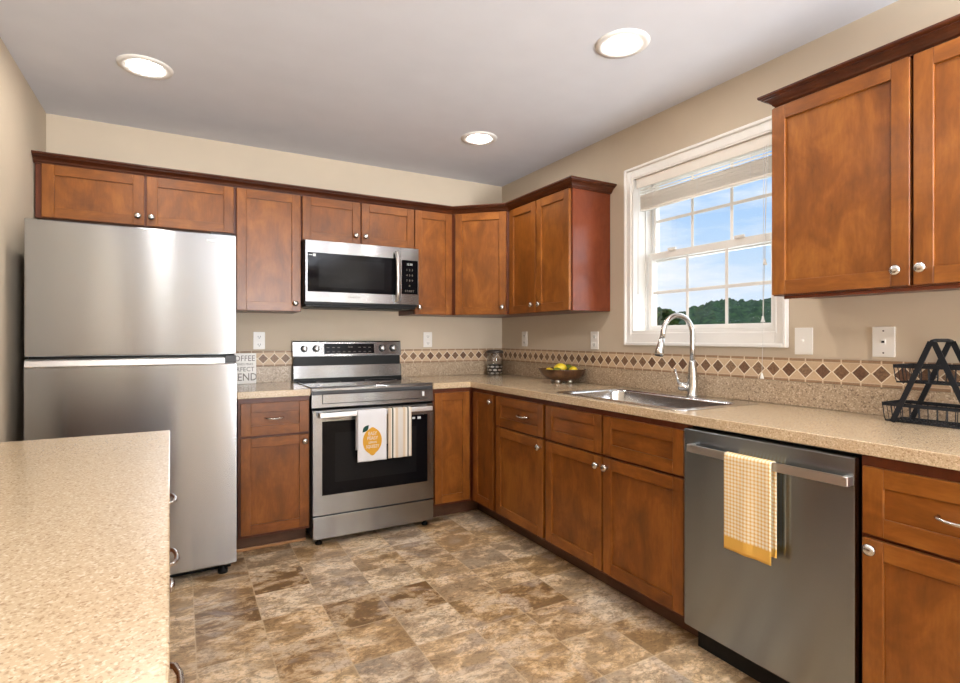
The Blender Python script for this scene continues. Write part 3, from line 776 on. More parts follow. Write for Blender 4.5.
for (cx_, cy_, r_) in ((.20, .18, .105), (.56, .18, .085), (.20, .43, .075), (.56, .43, .105)):
    b = nb(); lathe(b, [(r_, 0), (r_ + .002, .0003), (r_ + .004, 0)], (cx_, cy_, .9166), 40); obj('burner_ring', b, M['print_grey'], ck)
# backguard: lower stainless, black vent band, control panel
b = nb(); extrude_profile(b, [(.566, .915), (.571, 1.018), (.630, 1.018), (.630, .915)], 0, RW, 'x'); obj('backguard', b, M['steel_mid'], rg)
b = nb(); box(b, .002, RW - .002, .555, .600, .912, .934); obj('rear_gap', b, M['black'], rg)
b = nb(); box(b, .003, RW - .003, .590, .630, 1.018, 1.082); obj('vent', b, M['black'], rg)
b = nb(); extrude_profile(b, [(.574, 1.082), (.577, 1.092), (.590, 1.179), (.598, 1.187), (.635, 1.187), (.635, 1.082)], -.002, RW + .002, 'x'); cp = obj('control_panel', b, M['steel_mid'], rg)
tl = math.atan2(.013, .087)
Tc = Matrix.Translation((0, .5765, 1.092)) @ Matrix.Rotation(-tl, 4, 'X')
b = nb(); box(b, .205, .560, -.0025, .006, .006, .076, .001, M4=Tc); ds = obj('display', b, M['black_glass'], cp)
for i in range(9):
    for j in range(2):
        if 3 <= i <= 5 and j == 1: continue
        b = nb() if (i == 0 and j == 0) else b
        box(b, .222 + i * .037, .240 + i * .037, -.0032, -.0024, .018 + j * .03, .021 + j * .03, M4=Tc)
obj('touch_marks', b, M['print_grey'], ds, kind='stuff')
text('clock', '12:00', .016, M['print_grey'], ds, Tc @ tmat(.386, -.0026, .052))
for x in (.070, .150, .620, .702):
    b = nb(); lathe(b, [(.024, 0), (.024, -.004), (0, -.004)], (x, 0, .042), 24, 'y'); bmesh.ops.transform(b, matrix=Tc, verts=b.verts); k_ = obj('knob', b, M['black'], cp)
    b = nb(); lathe(b, [(.018, -.003), (.0165, -.026), (.014, -.029), (0, -.029)], (x, 0, .042), 24, 'y'); box(b, x - .004, x + .004, -.034, -.026, .026, .058, .001)
    bmesh.ops.transform(b, matrix=Tc, verts=b.verts); obj('knob_cap', b, M['bar'], k_)
# oven door
b = nb()
x0, x1, z0, z1 = .055, RW - .045, .292, .722
for (a0, a1, c0, c1) in ((.003, x0, .180, .786), (x1, RW - .003, .180, .786), (x0, x1, .180, z0), (x0, x1, z1, .786)): box(b, a0, a1, -.018, .0, c0, c1)
od = obj('oven_door', b, M['steel_mid'], rg)
b = nb(); box(b, x0 + .0005, x1 - .0005, -.0165, -.004, z0 + .0005, z1 - .0005); gw = obj('window', b, M['black_glass'], od)
b = nb(); box(b, x0 + .075, x1 - .075, -.0170, -.0160, z0 + .07, z1 - .07); obj('inner_window', b, M['display_window'], gw)
b = nb(); box(b, .615, .633, -.0172, -.0166, .697, .709); box(b, .650, .672, -.0172, -.0166, .695, .710); obj('sticker', b, M['print_white'], gw)
b = nb(); box(b, .030, RW - .032, -.074, -.052, .748, .778, .006, 0, 3)
for x in (.050, RW - .052): box(b, x - .012, x + .012, -.056, -.015, .752, .774, .003)
obj('handle', b, M['bar'], od)
b = nb(); box(b, .004, RW - .004, .002, .02, .787, .799); obj('vent_gap', b, M['black'], rg)
b = nb(); box(b, .003, RW - .003, -.018, .0, .040, .171, .003, 0, 2); obj('storage_drawer', b, M['steel_mid'], rg)
for x in (.045, RW - .045):
    for y in (.03, .55):
        b = nb(); lathe(b, [(0, 0), (.020, 0), (.020, .012), (.012, .016), (.012, .05), (0, .05)], (x, y, 0), 14); obj('foot', b, M['black'], rg)

# ---- cloth helper: towel folded over a bar. local x across, front hangs at y<0
def towel_surface(u, s, wid, front_len, back_len, bar_r, wav):
    """s in [0,1] along the cloth: front bottom -> over bar -> back bottom"""
    arc = PI * bar_r; tot = front_len + arc + back_len; d_ = s * tot
    x = (u - .5) * wid
    if d_ < front_len: h = front_len - d_; y = -bar_r; z = -h; fr_ = h / front_len
    elif d_ < front_len + arc: a = (d_ - front_len) / bar_r; y = -bar_r * math.cos(a); z = bar_r * math.sin(a); fr_ = 0
    else: h = d_ - front_len - arc; y = bar_r; z = -h; fr_ = h / max(.01, back_len)
    amp = wav * min(1, fr_ * 1.2 + .12)
    dy = amp * (math.sin(u * 9.5 + .7) + .5 * math.sin(u * 17 + 2 + fr_))
    if y < 0: y = min(y + dy - wav, -bar_r + .0)
    x += (.006 * fr_) * (u - .5) * math.sin(3)
    return Vector((x, y, z))
def make_towel(parent_name, label, loc, rotz, wid, fl, bl_, bar_r, wav, mat, group=None, th=.0022):
    t = thing(parent_name, label, 'towel', loc, rotz, group); b = nb(); NU, NS = 26, 60; g = []
    for i in range(NU + 1): g.append([b.verts.new(towel_surface(i / NU, j / NS, wid, fl, bl_, bar_r, wav)) for j in range(NS + 1)])
    for i in range(NU):
        for j in range(NS): f = b.faces.new([g[i][j], g[i + 1][j], g[i + 1][j + 1], g[i][j + 1]]); f.smooth = True
    o = obj('cloth', b, mat, t); md = o.modifiers.new('s', 'SOLIDIFY'); md.thickness = th; md.offset = 1
    bmesh_n = None
    return t
def towel_y(u, fr_, bar_r, wav):
    amp = wav * min(1, fr_ * 1.2 + .12); dy = amp * (math.sin(u * 9.5 + .7) + .5 * math.sin(u * 17 + 2 + fr_))
    return min(-bar_r + dy - wav, -bar_r)

M['towel_white'] = plain('white_cotton', srgb(226, 226, 228), .9, spec=.1, bump=.3, bscale=700)
def stripe_mat():
    m, t, b_ = newmat('striped_cotton'); tcn = t.nodes.new('ShaderNodeTexCoord'); sp = t.nodes.new('ShaderNodeSeparateXYZ'); t.links.new(tcn.outputs['Object'], sp.inputs[0])
    f = math_n(t, 'ADD', math_n(t, 'DIVIDE', sp.outputs[0], .16), .5)
    r = t.nodes.new('ShaderNodeValToRGB'); r.color_ramp.interpolation = 'CONSTANT'; t.links.new(f, r.inputs[0])
    W_, T_, G_ = srgb(226, 220, 208), srgb(208, 188, 162), srgb(52, 58, 46)
    st = [(0, W_), (.03, T_), (.14, W_), (.18, G_), (.235, W_), (.32, T_), (.42, srgb(212, 206, 198)), (.62, T_), (.72, W_), (.80, G_), (.85, W_), (.94, T_)]
    el = r.color_ramp.elements; el[0].position, el[0].color = st[0]; el[1].position, el[1].color = st[1]
    for p_, c_ in st[2:]: q = el.new(p_); q.color = c_
    t.links.new(r.outputs[0], b_.inputs['Base Color']); b_.inputs['Roughness'].default_value = .9; return m
def check_mat():
    m, t, b_ = newmat('yellow_checked_cotton'); tcn = t.nodes.new('ShaderNodeTexCoord'); sp = t.nodes.new('ShaderNodeSeparateXYZ'); t.links.new(tcn.outputs['Object'], sp.inputs[0])
    P = .0125
    fx_ = math_n(t, 'FRACT', math_n(t, 'DIVIDE', math_n(t, 'ADD', sp.outputs[0], 5), P)); fz_ = math_n(t, 'FRACT', math_n(t, 'DIVIDE', math_n(t, 'ADD', sp.outputs[2], 5), P))
    a = math_n(t, 'LESS_THAN', fx_, .42); c = math_n(t, 'LESS_THAN', fz_, .42)
    s = math_n(t, 'MULTIPLY', math_n(t, 'ADD', a, c), .5)
    col = ramp(t, s, [(0, srgb(244, 234, 212)), (.5, srgb(236, 208, 158)), (1, srgb(226, 180, 104))])
    col = mixc(t, math_n(t, 'LESS_THAN', sp.outputs[2], -.274), col, srgb(222, 172, 78))
    t.links.new(col, b_.inputs['Base Color']); b_.inputs['Roughness'].default_value = .9
    bp = t.nodes.new('ShaderNodeBump'); bp.inputs['Strength'].default_value = .4; bp.inputs['Distance'].default_value = .002; t.links.new(s, bp.inputs['Height']); t.links.new(bp.outputs[0], b_.inputs['Normal'])
    return m
M['striped'] = stripe_mat(); M['checked'] = check_mat()
M['lemon_print'] = plain('mustard_print', srgb(216, 162, 62), .85, spec=.1); M['leaf_print'] = plain('dark_green_print', srgb(40, 74, 66), .85, spec=.1)

# towels on the range bar; bar centre at y=-.6437-.063, z=.763
BY, BZ = -.6437 - .063, .763
TW = .176
t1 = make_towel('kitchen_towel', 'white towel printed with a mustard lemon hanging on the oven handle', (-1.351, BY, BZ), 0, TW, .285, .22, .018, .003, M['towel_white'])
def on_towel(x, z): 
    u = x / TW + .5; fr_ = min(1, max(0, -z / .285)); return towel_y(u, fr_, .018, .003) - .0032
b = nb(); lx, lz = .000, -.166
def lemon_r(a):
    x = .058 * math.cos(a); z = .076 * math.sin(a)
    if math.sin(a) < -.93: z -= .010 * (-(math.sin(a)) - .93) / .07
    if math.sin(a) > .95: z += .006 * (math.sin(a) - .95) / .05
    return x, z
NR, NA = 6, 48; rings = []
for i in range(1, NR + 1):
    rings.append([b.verts.new((lx + lemon_r(2 * PI * k / NA)[0] * i / NR, on_towel(lx + lemon_r(2 * PI * k / NA)[0] * i / NR, lz + lemon_r(2 * PI * k / NA)[1] * i / NR), lz + lemon_r(2 * PI * k / NA)[1] * i / NR)) for k in range(NA)])
b.faces.new(list(rings[0]))
for A, B in zip(rings, rings[1:]):
    for k in range(NA): b.faces.new([A[k], A[(k + 1) % NA], B[(k + 1) % NA], B[k]])
lp = obj('lemon_print', b, M['lemon_print'], t1, 'mustard yellow printed lemon')
b = nb(); P_ = []
for k in range(13):
    q = k / 12; P_.append((q, .014 * math.sin(PI * q)))
for k in range(11, 0, -1):
    q = k / 12; P_.append((q, -.014 * math.sin(PI * q)))
ca, sa = math.cos(math.radians(48)), math.sin(math.radians(48))
vs = []
for q, o_ in P_:
    X = -.060 + q * .056 * ca - o_ * sa; Z = -.112 + q * .056 * sa + o_ * ca
    vs.append(b.verts.new((X, on_towel(X, Z) - .0006, Z)))
b.faces.new(vs); obj('leaf_print', b, M['leaf_print'], t1, 'dark green printed leaf')
for s_, z_, h_ in (('EASY', -.122, .029), ('PEASY', -.149, .029), ('LEMON', -.174, .018), ('SQUEEZY', -.198, .026)):
    yy = min(on_towel(xx, z_) for xx in (-.02, 0, .012, .03, .05)) - .0008
    text('lettering', s_, h_, M['print_white'], lp, tmat(lx, yy, z_), sx_=.82 if s_ != 'SQUEEZY' else .72)
t2 = make_towel('kitchen_towel', 'striped beige and dark green towel hanging right on the oven handle', (-1.177, BY, BZ), 0, .150, .282, .20, .018, .0022, M['striped'])

# ================================================================== microwave
mw = thing('microwave', 'stainless over-the-range microwave under the short wall cabinet', 'microwave', (-1.675, -.400, 1.418))
MW, MH = .757, .402
b = nb(); box(b, .0, MW, .022, .397, .0, MH, .003); obj('body', b, M['black'], mw)
b = nb(); x0, x1, z0, z1 = .016, .602, .080, .325
for (a0, a1, c0, c1) in ((.004, x0, .018, MH - .002), (x1, .622, .018, MH - .002), (x0, x1, .018, z0), (x0, x1, z1, MH - .002)): box(b, a0, a1, 0, .020, c0, c1)
dm = obj('door', b, M['steel'], mw)
b = nb(); box(b, x0, x1, .002, .012, z0, z1); dw_ = obj('window', b, M['black_glass'], dm)
b = nb(); box(b, x0 + .068, x1 - .09, .0012, .0022, z0 + .03, z1 - .035); obj('mesh_screen', b, M['display_window'], dw_)
b = nb(); box(b, x0 + .034, x0 + .050, .0006, .0024, z1 - .024, z1 - .008); box(b, x0 + .008, x0 + .030, .001, .0024, z1 - .018, z1 - .014); obj('sticker', b, M['print_white'], dw_)
b = nb(); tube(b, [(.592, .006, .036), (.592, -.022, .044), (.592, -.038, .09), (.592, -.045, .20), (.592, -.038, .31), (.592, -.022, .360), (.592, .006, .368)], .0125, 12); obj('handle', b, M['bar'], dm)
b = nb()
for (a0, a1, c0, c1) in ((.625, .634, .018, MH - .002), (.750, MW, .018, MH - .002), (.634, .750, .018, .088), (.634, .750, .318, MH - .002)): box(b, a0, a1, 0, .020, c0, c1)
pm = obj('control_panel', b, M['steel'], mw)
b = nb(); box(b, .634, .750, .002, .012, .088, .318); kp = obj('keypad', b, M['black_glass'], pm)
text('clock', '12:30', .019, M['print_white'], kp, tmat(.692, .0018, .290))
rows = ['1 2 3', '4 5 6', '7 8 9', '0', 'START']
for i, s_ in enumerate(rows): text('key_lettering', s_, .020, M['print_grey'], kp, tmat(.692, .0018, .252 - i * .036), spacing=1.2)
text('logo', 'FRIGIDAIRE', .014, M['print_grey'], dm, tmat(.31, -.0003, .052), spacing=1.1)
b = nb(); box(b, .01, MW - .01, .03, .38, -.012, .0, .002)
for i in range(2): box(b, .06 + i * .36, .30 + i * .36, .06, .30, -.016, -.010, .002)
obj('vent_grille', b, M['black'], mw)

# ================================================================== dishwasher
dw = thing('dishwasher', 'dark stainless dishwasher with a yellow towel on its bar handle', 'dishwasher', (-.6452, -2.396, 0), -PI / 2)
DW = .600
b = nb(); box(b, .004, DW - .004, .045, .600, .10, .866); obj('body', b, M['black'], dw)
b = nb(); box(b, .0, DW, 0, .040, .106, .862, .004, 0, 2); dd = obj('door', b, M['steel_dark'], dw)
b = nb(); box(b, .004, DW - .004, .075, .09, .0, .10); obj('toe_panel', b, M['black'], dw)
b = nb(); HB = []
for k in range(15):
    q = k / 14; HB.append((.046 + q * (DW - .060), -.030 - .012 * math.sin(PI * q), .795))
prev = None
for (x, y, z) in HB:
    vs = [b.verts.new((x, y, z - .014)), b.verts.new((x, y + .010, z - .014)), b.verts.new((x, y + .010, z + .014)), b.verts.new((x, y, z + .014))]
    if prev: [b.faces.new([prev[i], prev[(i + 1) % 4], vs[(i + 1) % 4], vs[i]]) for i in range(4)]
    else: b.faces.new(vs)
    prev = vs
b.faces.new(list(reversed(prev)))
for x in (.046, DW - .014): box(b, x - .010, x + .010, -.031, .001, .781, .809, .002)
bmesh.ops.recalc_face_normals(b, faces=b.faces)
obj('handle', b, M['bar'], dd)
# towel: folded over the handle
t3 = make_towel('dish_towel', 'yellow and white checked towel with a plain yellow hem on dishwasher handle', (-.6452 - .037, -2.396 - .297, .799), -PI / 2, .170, .318, .30, .0125, .0022, M['checked'])

# ================================================================== sink and faucet
sk = thing('sink', 'stainless drop-in single bowl sink under the window', 'sink', (0, 0, .914))
b = nb(); Z0, Z1 = .0, .004
BOWLS = ((SX0 + .035, SX1 - .095, SY1 + .035, SY0 - .035),)   # x0,x1,y0,y1
def rrect(x0, x1, y0, y1, r, n=6):
    P = []
    for (cx_, cy_, a0) in ((x1 - r, y1 - r, 0), (x0 + r, y1 - r, 90), (x0 + r, y0 + r, 180), (x1 - r, y0 + r, 270)):
        for k in range(n + 1):
            a = math.radians(a0 + 90 * k / n); P.append((cx_ + r * math.cos(a), cy_ + r * math.sin(a)))
    return P
# rim plate with holes (boolean)
P = rrect(SX0, SX1, SY1, SY0, .045); prism(b, P, -.002, .005); rim = obj('rim', b, M['steel_sink'], sk)
for B in BOWLS:
    b = nb(); prism(b, rrect(B[0], B[1], B[2], B[3], .075), -.05, .05)
    # world placement: cutter in the sink frame
    for v in b.verts: v.co.z += 0
    me = bpy.data.meshes.new('cut'); b.to_mesh(me); b.free(); c_ = bpy.data.objects.new('cut', me); c_.location = (0, 0, .914); COL.objects.link(c_)
    md = rim.modifiers.new('b', 'BOOLEAN'); md.object = c_; md.solver = 'EXACT'
    dg = bpy.context.evaluated_depsgraph_get(); dg.update(); new = bpy.data.meshes.new_from_object(rim.evaluated_get(dg)); rim.modifiers.clear(); rim.data = new; bpy.data.objects.remove(c_)
md = rim.modifiers.new('bev', 'BEVEL'); md.width = .002; md.segments = 2; md.limit_method = 'ANGLE'
for B in BOWLS:
    b = nb(); rings = []
    for (ins, z, r) in ((0, .003, .075), (.004, -.01, .075), (.010, -.150, .075), (.020, -.176, .07), (.045, -.190, .06), (.10, -.194, .05)):
        rings.append([b.verts.new((x, y, z)) for x, y in rrect(B[0] + ins, B[1] - ins, B[2] + ins, B[3] - ins, max(.012, r))])
    for A, Bq in zip(rings, rings[1:]):
        for k in range(len(A)):
            f = b.faces.new([A[k], Bq[k], Bq[(k + 1) % len(A)], A[(k + 1) % len(A)]]); f.smooth = True
    b.faces.new(rings[-1])
    bo = obj('bowl', b, M['steel_sink'], sk)
    md = bo.modifiers.new('s', 'SOLIDIFY'); md.thickness = .0015; md.offset = -1
    b = nb(); lathe(b, [(.045, .0015), (.040, .003), (.034, 0), (0, -.002)], ((B[0] + B[1]) / 2, (B[2] + B[3]) / 2, -.194), 24); obj('drain', b, M['nickel'], bo)
FX, FY = -.112, -2.000
fc = thing('faucet', 'tall brushed nickel gooseneck pull-down faucet behind the sink', 'faucet', (FX, FY, .919))
b = nb(); lathe(b, [(0, 0), (.030, 0), (.030, .006), (.026, .012), (.0255, .055), (.024, .09), (.021, .13), (.0165, .168), (.0135, .178), (0, .178)], (0, 0, 0), 28); obj('base', b, M['nickel'], fc)
b = nb(); pts = [(0, 0, .17), (0, 0, .24), (0, 0, .305)]; R_ = .088
ux, uy = -math.cos(.18), math.sin(.18)
for k in range(1, 15):
    a = PI * k / 15 * 1.03; q = R_ - R_ * math.cos(a); pts.append((ux * q, uy * q, .305 + R_ * 1.10 * math.sin(a)))
pts.append((ux * .1805, uy * .1805, .286))
tube(b, pts, .0125, 14); obj('spout', b, M['nickel'], fc)
b = nb(); h0 = Vector((ux * .1805, uy * .1805, .290)); h1 = Vector((ux * .200, uy * .200, .205))
tube(b, [h0, h0.lerp(h1, .35), h0.lerp(h1, .8), h1], [.0135, .0165, .0215, .0215], 18); sh = obj('spray_head', b, M['nickel'], fc)
b = nb(); tube(b, [h1, h1 + (h1 - h0).normalized() * .004], [.0195, .0185], 18); obj('nozzle', b, M['dark_slot'], sh)
b = nb(); hx, hy = -math.cos(.9), math.sin(.9)
tube(b, [(hx * .018, hy * .018, .046), (hx * .060, hy * .060, .046), (hx * .067, hy * .067, .047)], [.022, .022, .015], 16)
tube(b, [(hx * .060, hy * .060, .056), (hx * .072, hy * .072, .09), (hx * .082, hy * .082, .135)], [.0075, .006, .0055], 10); obj('handle', b, M['nickel'], fc)

# ================================================================== wall plates
def plate(kind, label, loc, rotz, w_=.072, h_=.116):
    t = thing({'outlet': 'electrical_outlet', 'switch': 'light_switch', 'phone': 'phone_jack'}[kind], label, {'outlet': 'outlet', 'switch': 'switch', 'phone': 'wall plate'}[kind], loc, rotz)
    b = nb(); box(b, -w_ / 2, w_ / 2, -.006, 0, -h_ / 2, h_ / 2, .0025, 0, 2); obj('plate', b, M['white_plastic'], t)
    if kind == 'outlet':
        for s in (-1, 1):
            b = nb(); box(b, -.017, .017, -.008, -.005, s * .026 - .015, s * .026 + .015, .002); r = obj('receptacle', b, M['white_trim'], t)
            b = nb(); box(b, -.0085, -.0060, -.0085, -.0078, s * .026 - .004, s * .026 + .006); box(b, .0060, .0085, -.0085, -.0078, s * .026 - .004, s * .026 + .006); box(b, -.0025, .0025, -.0085, -.0078, s * .026 - .011, s * .026 - .006)
            obj('slots', b, M['dark_slot'], r)
    elif kind == 'switch':
        b = nb(); box(b, -.006, .006, -.0065, -.005, -.013, .013); box(b, -.004, .004, -.019, -.006, -.001, .008, .001); obj('toggle', b, M['white_trim'], t)
    else:
        b = nb(); box(b, -.008, .008, -.009, -.005, -.010, .010, .001); box(b, -.004, .004, -.0095, -.0088, -.005, .004); obj('jack', b, M['white_trim'], t)
        b = nb(); box(b, -.005, .005, -.0098, -.0092, -.004, .004); obj('jack_opening', b, M['dark_slot'], t)
        b = nb()
        for z in (-.042, .042): lathe(b, [(0, -.0072), (.0032, -.007), (.0035, -.0055), (0, -.0055)], (0, 0, z), 10, 'y')
        obj('screw', b, M['print_grey'], t)
    return t
plate('outlet', 'white double outlet on the back wall left of the range', (-1.891, 0, 1.190), 0)
plate('outlet', 'white double outlet on the back wall right of the range', (-.676, 0, 1.195), 0)
plate('outlet', 'white outlet on the right wall nearest the room corner', (0, -.342, 1.200), -PI / 2)
plate('outlet', 'white outlet on right wall between fruit bowl and window', (0, -1.151, 1.192), -PI / 2)
plate('switch', 'white light switch just right of the sink window', (0, -2.486, 1.195), -PI / 2, .076)
plate('phone', 'white phone jack plate above the black wire rack', (0, -2.786, 1.194), -PI / 2, .076)

# ================================================================== recessed lights
def can(x, y, label):
    t = thing('recessed_light', label, 'ceiling light', (x, y, H)); 
    b = nb(); lathe(b, [(.072, 0), (.075, -.006), (.096, -.008), (.112, -.005), (.114, 0)], (0, 0, 0), 40); obj('trim_ring', b, M['white_trim'], t)
    b = nb(); lathe(b, [(0, -.007), (.045, -.0065), (.070, -.0045), (.073, -.001)], (0, 0, 0), 40); obj('lens', b, M['lens'], t)
can(-2.488, -.880, 'lit recessed ceiling light at left, above the refrigerator side')
can(-.690, -2.110, 'largest lit recessed ceiling light, near the sink window')
can(-.697, -.860, 'lit recessed ceiling light nearest the back corner')
for (x, y, l) in ((-2.488, -2.11, 'lit recessed ceiling light over the left counter'), (-2.488, -3.9, 'lit recessed ceiling light behind the camera on the left'), (-.69, -3.36, 'lit recessed ceiling light over the near right counter'), (-1.5, -5.4, 'lit recessed ceiling light at the back of the room')):
    can(x, y, l)

# ================================================================== things on the counters
# sign
sg = thing('sign', 'small white block sign with coffee lettering beside the refrigerator', 'sign', (-1.990, -.100, .914))
b = nb(); box(b, -.098, .070, 0, .035, 0, .196, .002); obj('block', b, M['white_plastic'], sg)
for s_, z_, h_, sx_ in (('COFFEE', .162, .052, .86), ('& FRIENDS MAKE', .126, .020, .88), ('PERFECT', .093, .040, .94), ('BLEND', .042, .068, .86)):
    text('lettering', s_, h_, M['print_grey'], sg, tmat(-.014, -.0003, z_), sx_=sx_)

# glass jar with patterned lower band
def pods_mat():
    m, t, b_ = newmat('black_and_white_pods'); tcn = t.nodes.new('ShaderNodeTexCoord'); sp = t.nodes.new('ShaderNodeSeparateXYZ'); t.links.new(tcn.outputs['Object'], sp.inputs[0])
    an = math_n(t, 'ARCTAN2', sp.outputs[1], sp.outputs[0]); u = math_n(t, 'MULTIPLY', an, 9 / (2 * PI)); v = math_n(t, 'DIVIDE', sp.outputs[2], .026)
    u = math_n(t, 'ADD', u, math_n(t, 'MULTIPLY', math_n(t, 'FLOOR', v), .5))
    a = math_n(t, 'SUBTRACT', math_n(t, 'FRACT', math_n(t, 'ADD', u, 20)), .5); c = math_n(t, 'SUBTRACT', math_n(t, 'FRACT', v), .5)
    r = math_n(t, 'ADD', math_n(t, 'POWER', math_n(t, 'MULTIPLY', a, 2.5), 2), math_n(t, 'POWER', math_n(t, 'MULTIPLY', c, 3.6), 2))
    t.links.new(mixc(t, math_n(t, 'LESS_THAN', r, 1), srgb(24, 20, 18), srgb(212, 206, 198)), b_.inputs['Base Color']); b_.inputs['Roughness'].default_value = .35; return m
jr = thing('jar', 'clear glass lidded jar of dark and white pods in the counter corner', 'jar', (-.140, -.118, .914))
b = nb(); lathe(b, [(0, .001), (.060, .001), (.066, .008), (.067, .16), (.060, .178), (.058, .178), (.064, .158), (.063, .010), (.055, .005), (0, .005)], (0, 0, 0), 32); obj('glass', b, M['jar_glass'], jr)
b = nb(); lathe(b, [(0, .006), (.058, .006), (.0615, .012), (.0615, .078), (.055, .082), (0, .082)], (0, 0, 0), 32); obj('pods', b, pods_mat(), jr, 'dark and white pods', 'stuff')
b = nb(); lathe(b, [(0, .199), (.05, .198), (.064, .193), (.068, .184), (.068, .172), (.0, .172)], (0, 0, 0), 32); obj('lid', b, plain('grey_lid', srgb(92, 84, 78), .35, .6), jr)

# fruit bowl
M['bowl'] = wood('dark_mottled_bowl', False, (38, 22, 14), (74, 46, 28), (118, 82, 50), .3)
BC = (-.158, -1.018)
bw_ = thing('fruit_bowl', 'dark brown shallow bowl on ball feet on the counter', 'bowl', (BC[0], BC[1], .914))
b = nb(); wob = lambda a, h: 1 + .05 * math.cos(5 * a) * max(0, h - .03) / .06
lathe(b, [(0, .012), (.05, .014), (.10, .027), (.135, .054), (.152, .088), (.155, .094), (.149, .093), (.130, .058), (.096, .033), (.05, .020), (0, .019)], (0, 0, 0), 48, wob=wob); obj('dish', b, M['bowl'], bw_)
for a in (205, 275, 45, 125):
    b = nb(); a_ = math.radians(a); bmesh.ops.create_uvsphere(b, u_segments=14, v_segments=10, radius=.0145)
    bmesh.ops.translate(b, vec=(.068 * math.cos(a_), .068 * math.sin(a_), .0145), verts=b.verts)
    for f in b.faces: f.smooth = True
    obj('ball_foot', b, M['bar'], bw_, 'shiny metal ball foot')
M['lemon'] = plain('lemon_skin', srgb(236, 206, 50), .38, bump=.3, bscale=300); M['lime'] = plain('lime_skin', srgb(112, 128, 36), .38, bump=.3, bscale=300); M['fruit_stem'] = plain('fruit_stem', srgb(96, 84, 44), .7)
def fruit(name, label, x, y, z, r, ang, m_, lime=False):
    t = thing(name, label, name, (BC[0] + x, BC[1] + y, .914 + z), ang)
    b = nb(); pr_ = []
    for k in range(17):
        a = PI * k / 16; rad = r * math.sin(a); h = -r * 1.22 * math.cos(a)
        if k <= 2: h -= (.005 if not lime else .002) * (1 - k / 3)
        if k >= 14: h += (.007 if not lime else .002) * (k - 13) / 3
        pr_.append((rad if 0 < k < 16 else 0, h))
    lathe(b, pr_, (0, 0, 0), 22, 'x'); obj('skin', b, m_, t)
    b = nb(); lathe(b, [(0, 0), (.003, 0), (.003, .003), (0, .0035)], (-r * 1.22 - .0065, 0, 0), 8, 'x'); obj('stem_end', b, M['fruit_stem'], t)
fruit('lemon', 'yellow lemon at the left in the brown bowl', -.055, .072, .068, .030, .5, M['lemon'])
fruit('lemon', 'yellow lemon on top in the middle of the bowl', -.010, .010, .098, .031, 2.6, M['lemon'])
fruit('lemon', 'yellow lemon at the right in the brown bowl', .030, -.072, .082, .029, 1.0, M['lemon'])
fruit('lime', 'green lime at the front right of the middle lemon', -.062, -.020, .076, .027, 1.9, M['lime'], True)
fruit('lime', 'green lime behind the middle lemon in bowl', .062, .018, .092, .027, .2, M['lime'], True)
fruit('lime', 'green lime low behind the left lemon', .030, .070, .070, .026, 1.2, M['lime'], True)

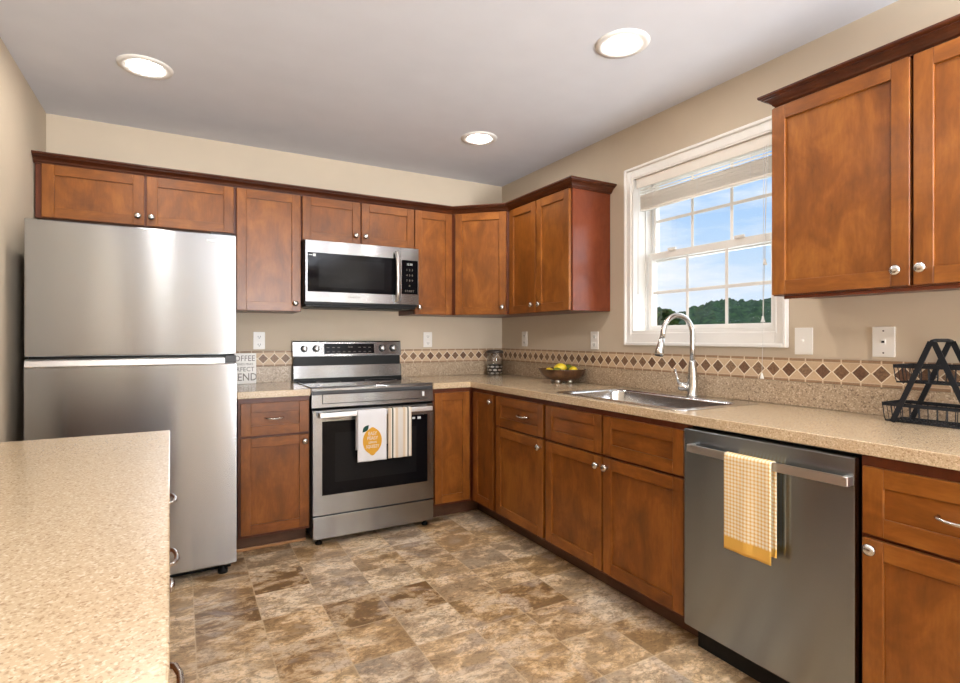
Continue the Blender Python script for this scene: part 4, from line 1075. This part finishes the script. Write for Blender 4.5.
# two tier wire rack; local x = along the wall toward the camera, y = toward the wall
rk = thing('wire_rack', 'black two-tier wire basket rack with A-frame sides', 'rack', (-.166, -2.998, .914), -PI / 2)
def basket(x0, x1, y0, y1, zt, zb, n_long, n_short, inset=.007):
    b = nb()
    P = [(x0, y0, zt), (x1, y0, zt), (x1, y1, zt), (x0, y1, zt)]
    for i in range(4):
        a, c_ = Vector(P[i]), Vector(P[(i + 1) % 4])
        horizontal = abs(a.x - c_.x) > .01
        if horizontal: box(b, min(a.x, c_.x), max(a.x, c_.x), a.y - .002, a.y + .002, zt - .012, zt)
        else: box(b, a.x - .002, a.x + .002, min(a.y, c_.y), max(a.y, c_.y), zt - .012, zt)
    bx = (x0 + inset, x1 - inset, y0 + inset, y1 - inset)
    Q = [(bx[0], bx[2], zb), (bx[1], bx[2], zb), (bx[1], bx[3], zb), (bx[0], bx[3], zb)]
    tube(b, Q, .0028, 6, closed=True)
    for k in range(n_long + 1):
        q = k / n_long; xt = x0 + (x1 - x0) * q; xb = bx[0] + (bx[1] - bx[0]) * q
        tube(b, [(xt, y0, zt - .005), (xt * .3 + xb * .7, y0 + .002, zb + .012), (xb, bx[2], zb), (xb, bx[3], zb), (xt * .3 + xb * .7, y1 - .002, zb + .012), (xt, y1, zt - .005)], .0016, 5)
    for k in range(1, n_short):
        q = k / n_short; yt = y0 + (y1 - y0) * q; yb = bx[2] + (bx[3] - bx[2]) * q
        tube(b, [(x0, yt, zt - .005), (bx[0], yb, zb), (bx[1], yb, zb), (x1, yt, zt - .005)], .0016, 5)
    return obj('basket', b, M['black_metal'], rk)
basket(-.146, .146, .004, .142, .068, .004, 11, 5)
basket(-.112, .112, .004, .142, .203, .142, 9, 5)
def aframe(y):
    b = nb()
    for s in (-1, 1):
        foot = Vector((s * .114, y, .001)); top = Vector((s * .004, y, .282)); d_ = (top - foot).normalized(); sd = Vector((d_.z, 0, -d_.x)) * .0082
        for dy in (0,):
            vs = [b.verts.new(p_ + Vector((0, yy, 0))) for p_ in (foot - sd, foot + sd, top + sd, top - sd) for yy in (-.002, .002)]
            for f in ((0, 2, 4, 6), (1, 7, 5, 3), (0, 1, 3, 2), (2, 3, 5, 4), (4, 5, 7, 6), (6, 7, 1, 0)): b.faces.new([vs[i] for i in f])
    bmesh.ops.recalc_face_normals(b, faces=b.faces)
    obj('side_frame', b, M['black_metal'], rk)
aframe(0.0); aframe(.1435)
b = nb(); tube(b, [(0, -.003, .283), (0, .030, .287), (0, .115, .287), (0, .147, .283)], .0062, 10); obj('handle', b, M['black_metal'], rk)

# ---- shared group phrases for repeats
GROUPS = {'base_cabinet': 'maple base cabinets', 'wall_cabinet': 'maple wall cabinets', 'recessed_light': 'recessed ceiling lights', 'electrical_outlet': 'white wall outlets',
          'lemon': 'lemons in the bowl', 'lime': 'limes in the bowl', 'kitchen_towel': 'towels on the oven handle', 'crown_moulding': 'crown mouldings over the wall cabinets',
          'countertop': 'speckled laminate countertops', 'tree': 'trees beyond the window'}
for o in list(COL.objects):
    k_ = o.name.split('.')[0]
    if o.parent is None and 'category' in o and k_ in GROUPS: o['group'] = GROUPS[k_]
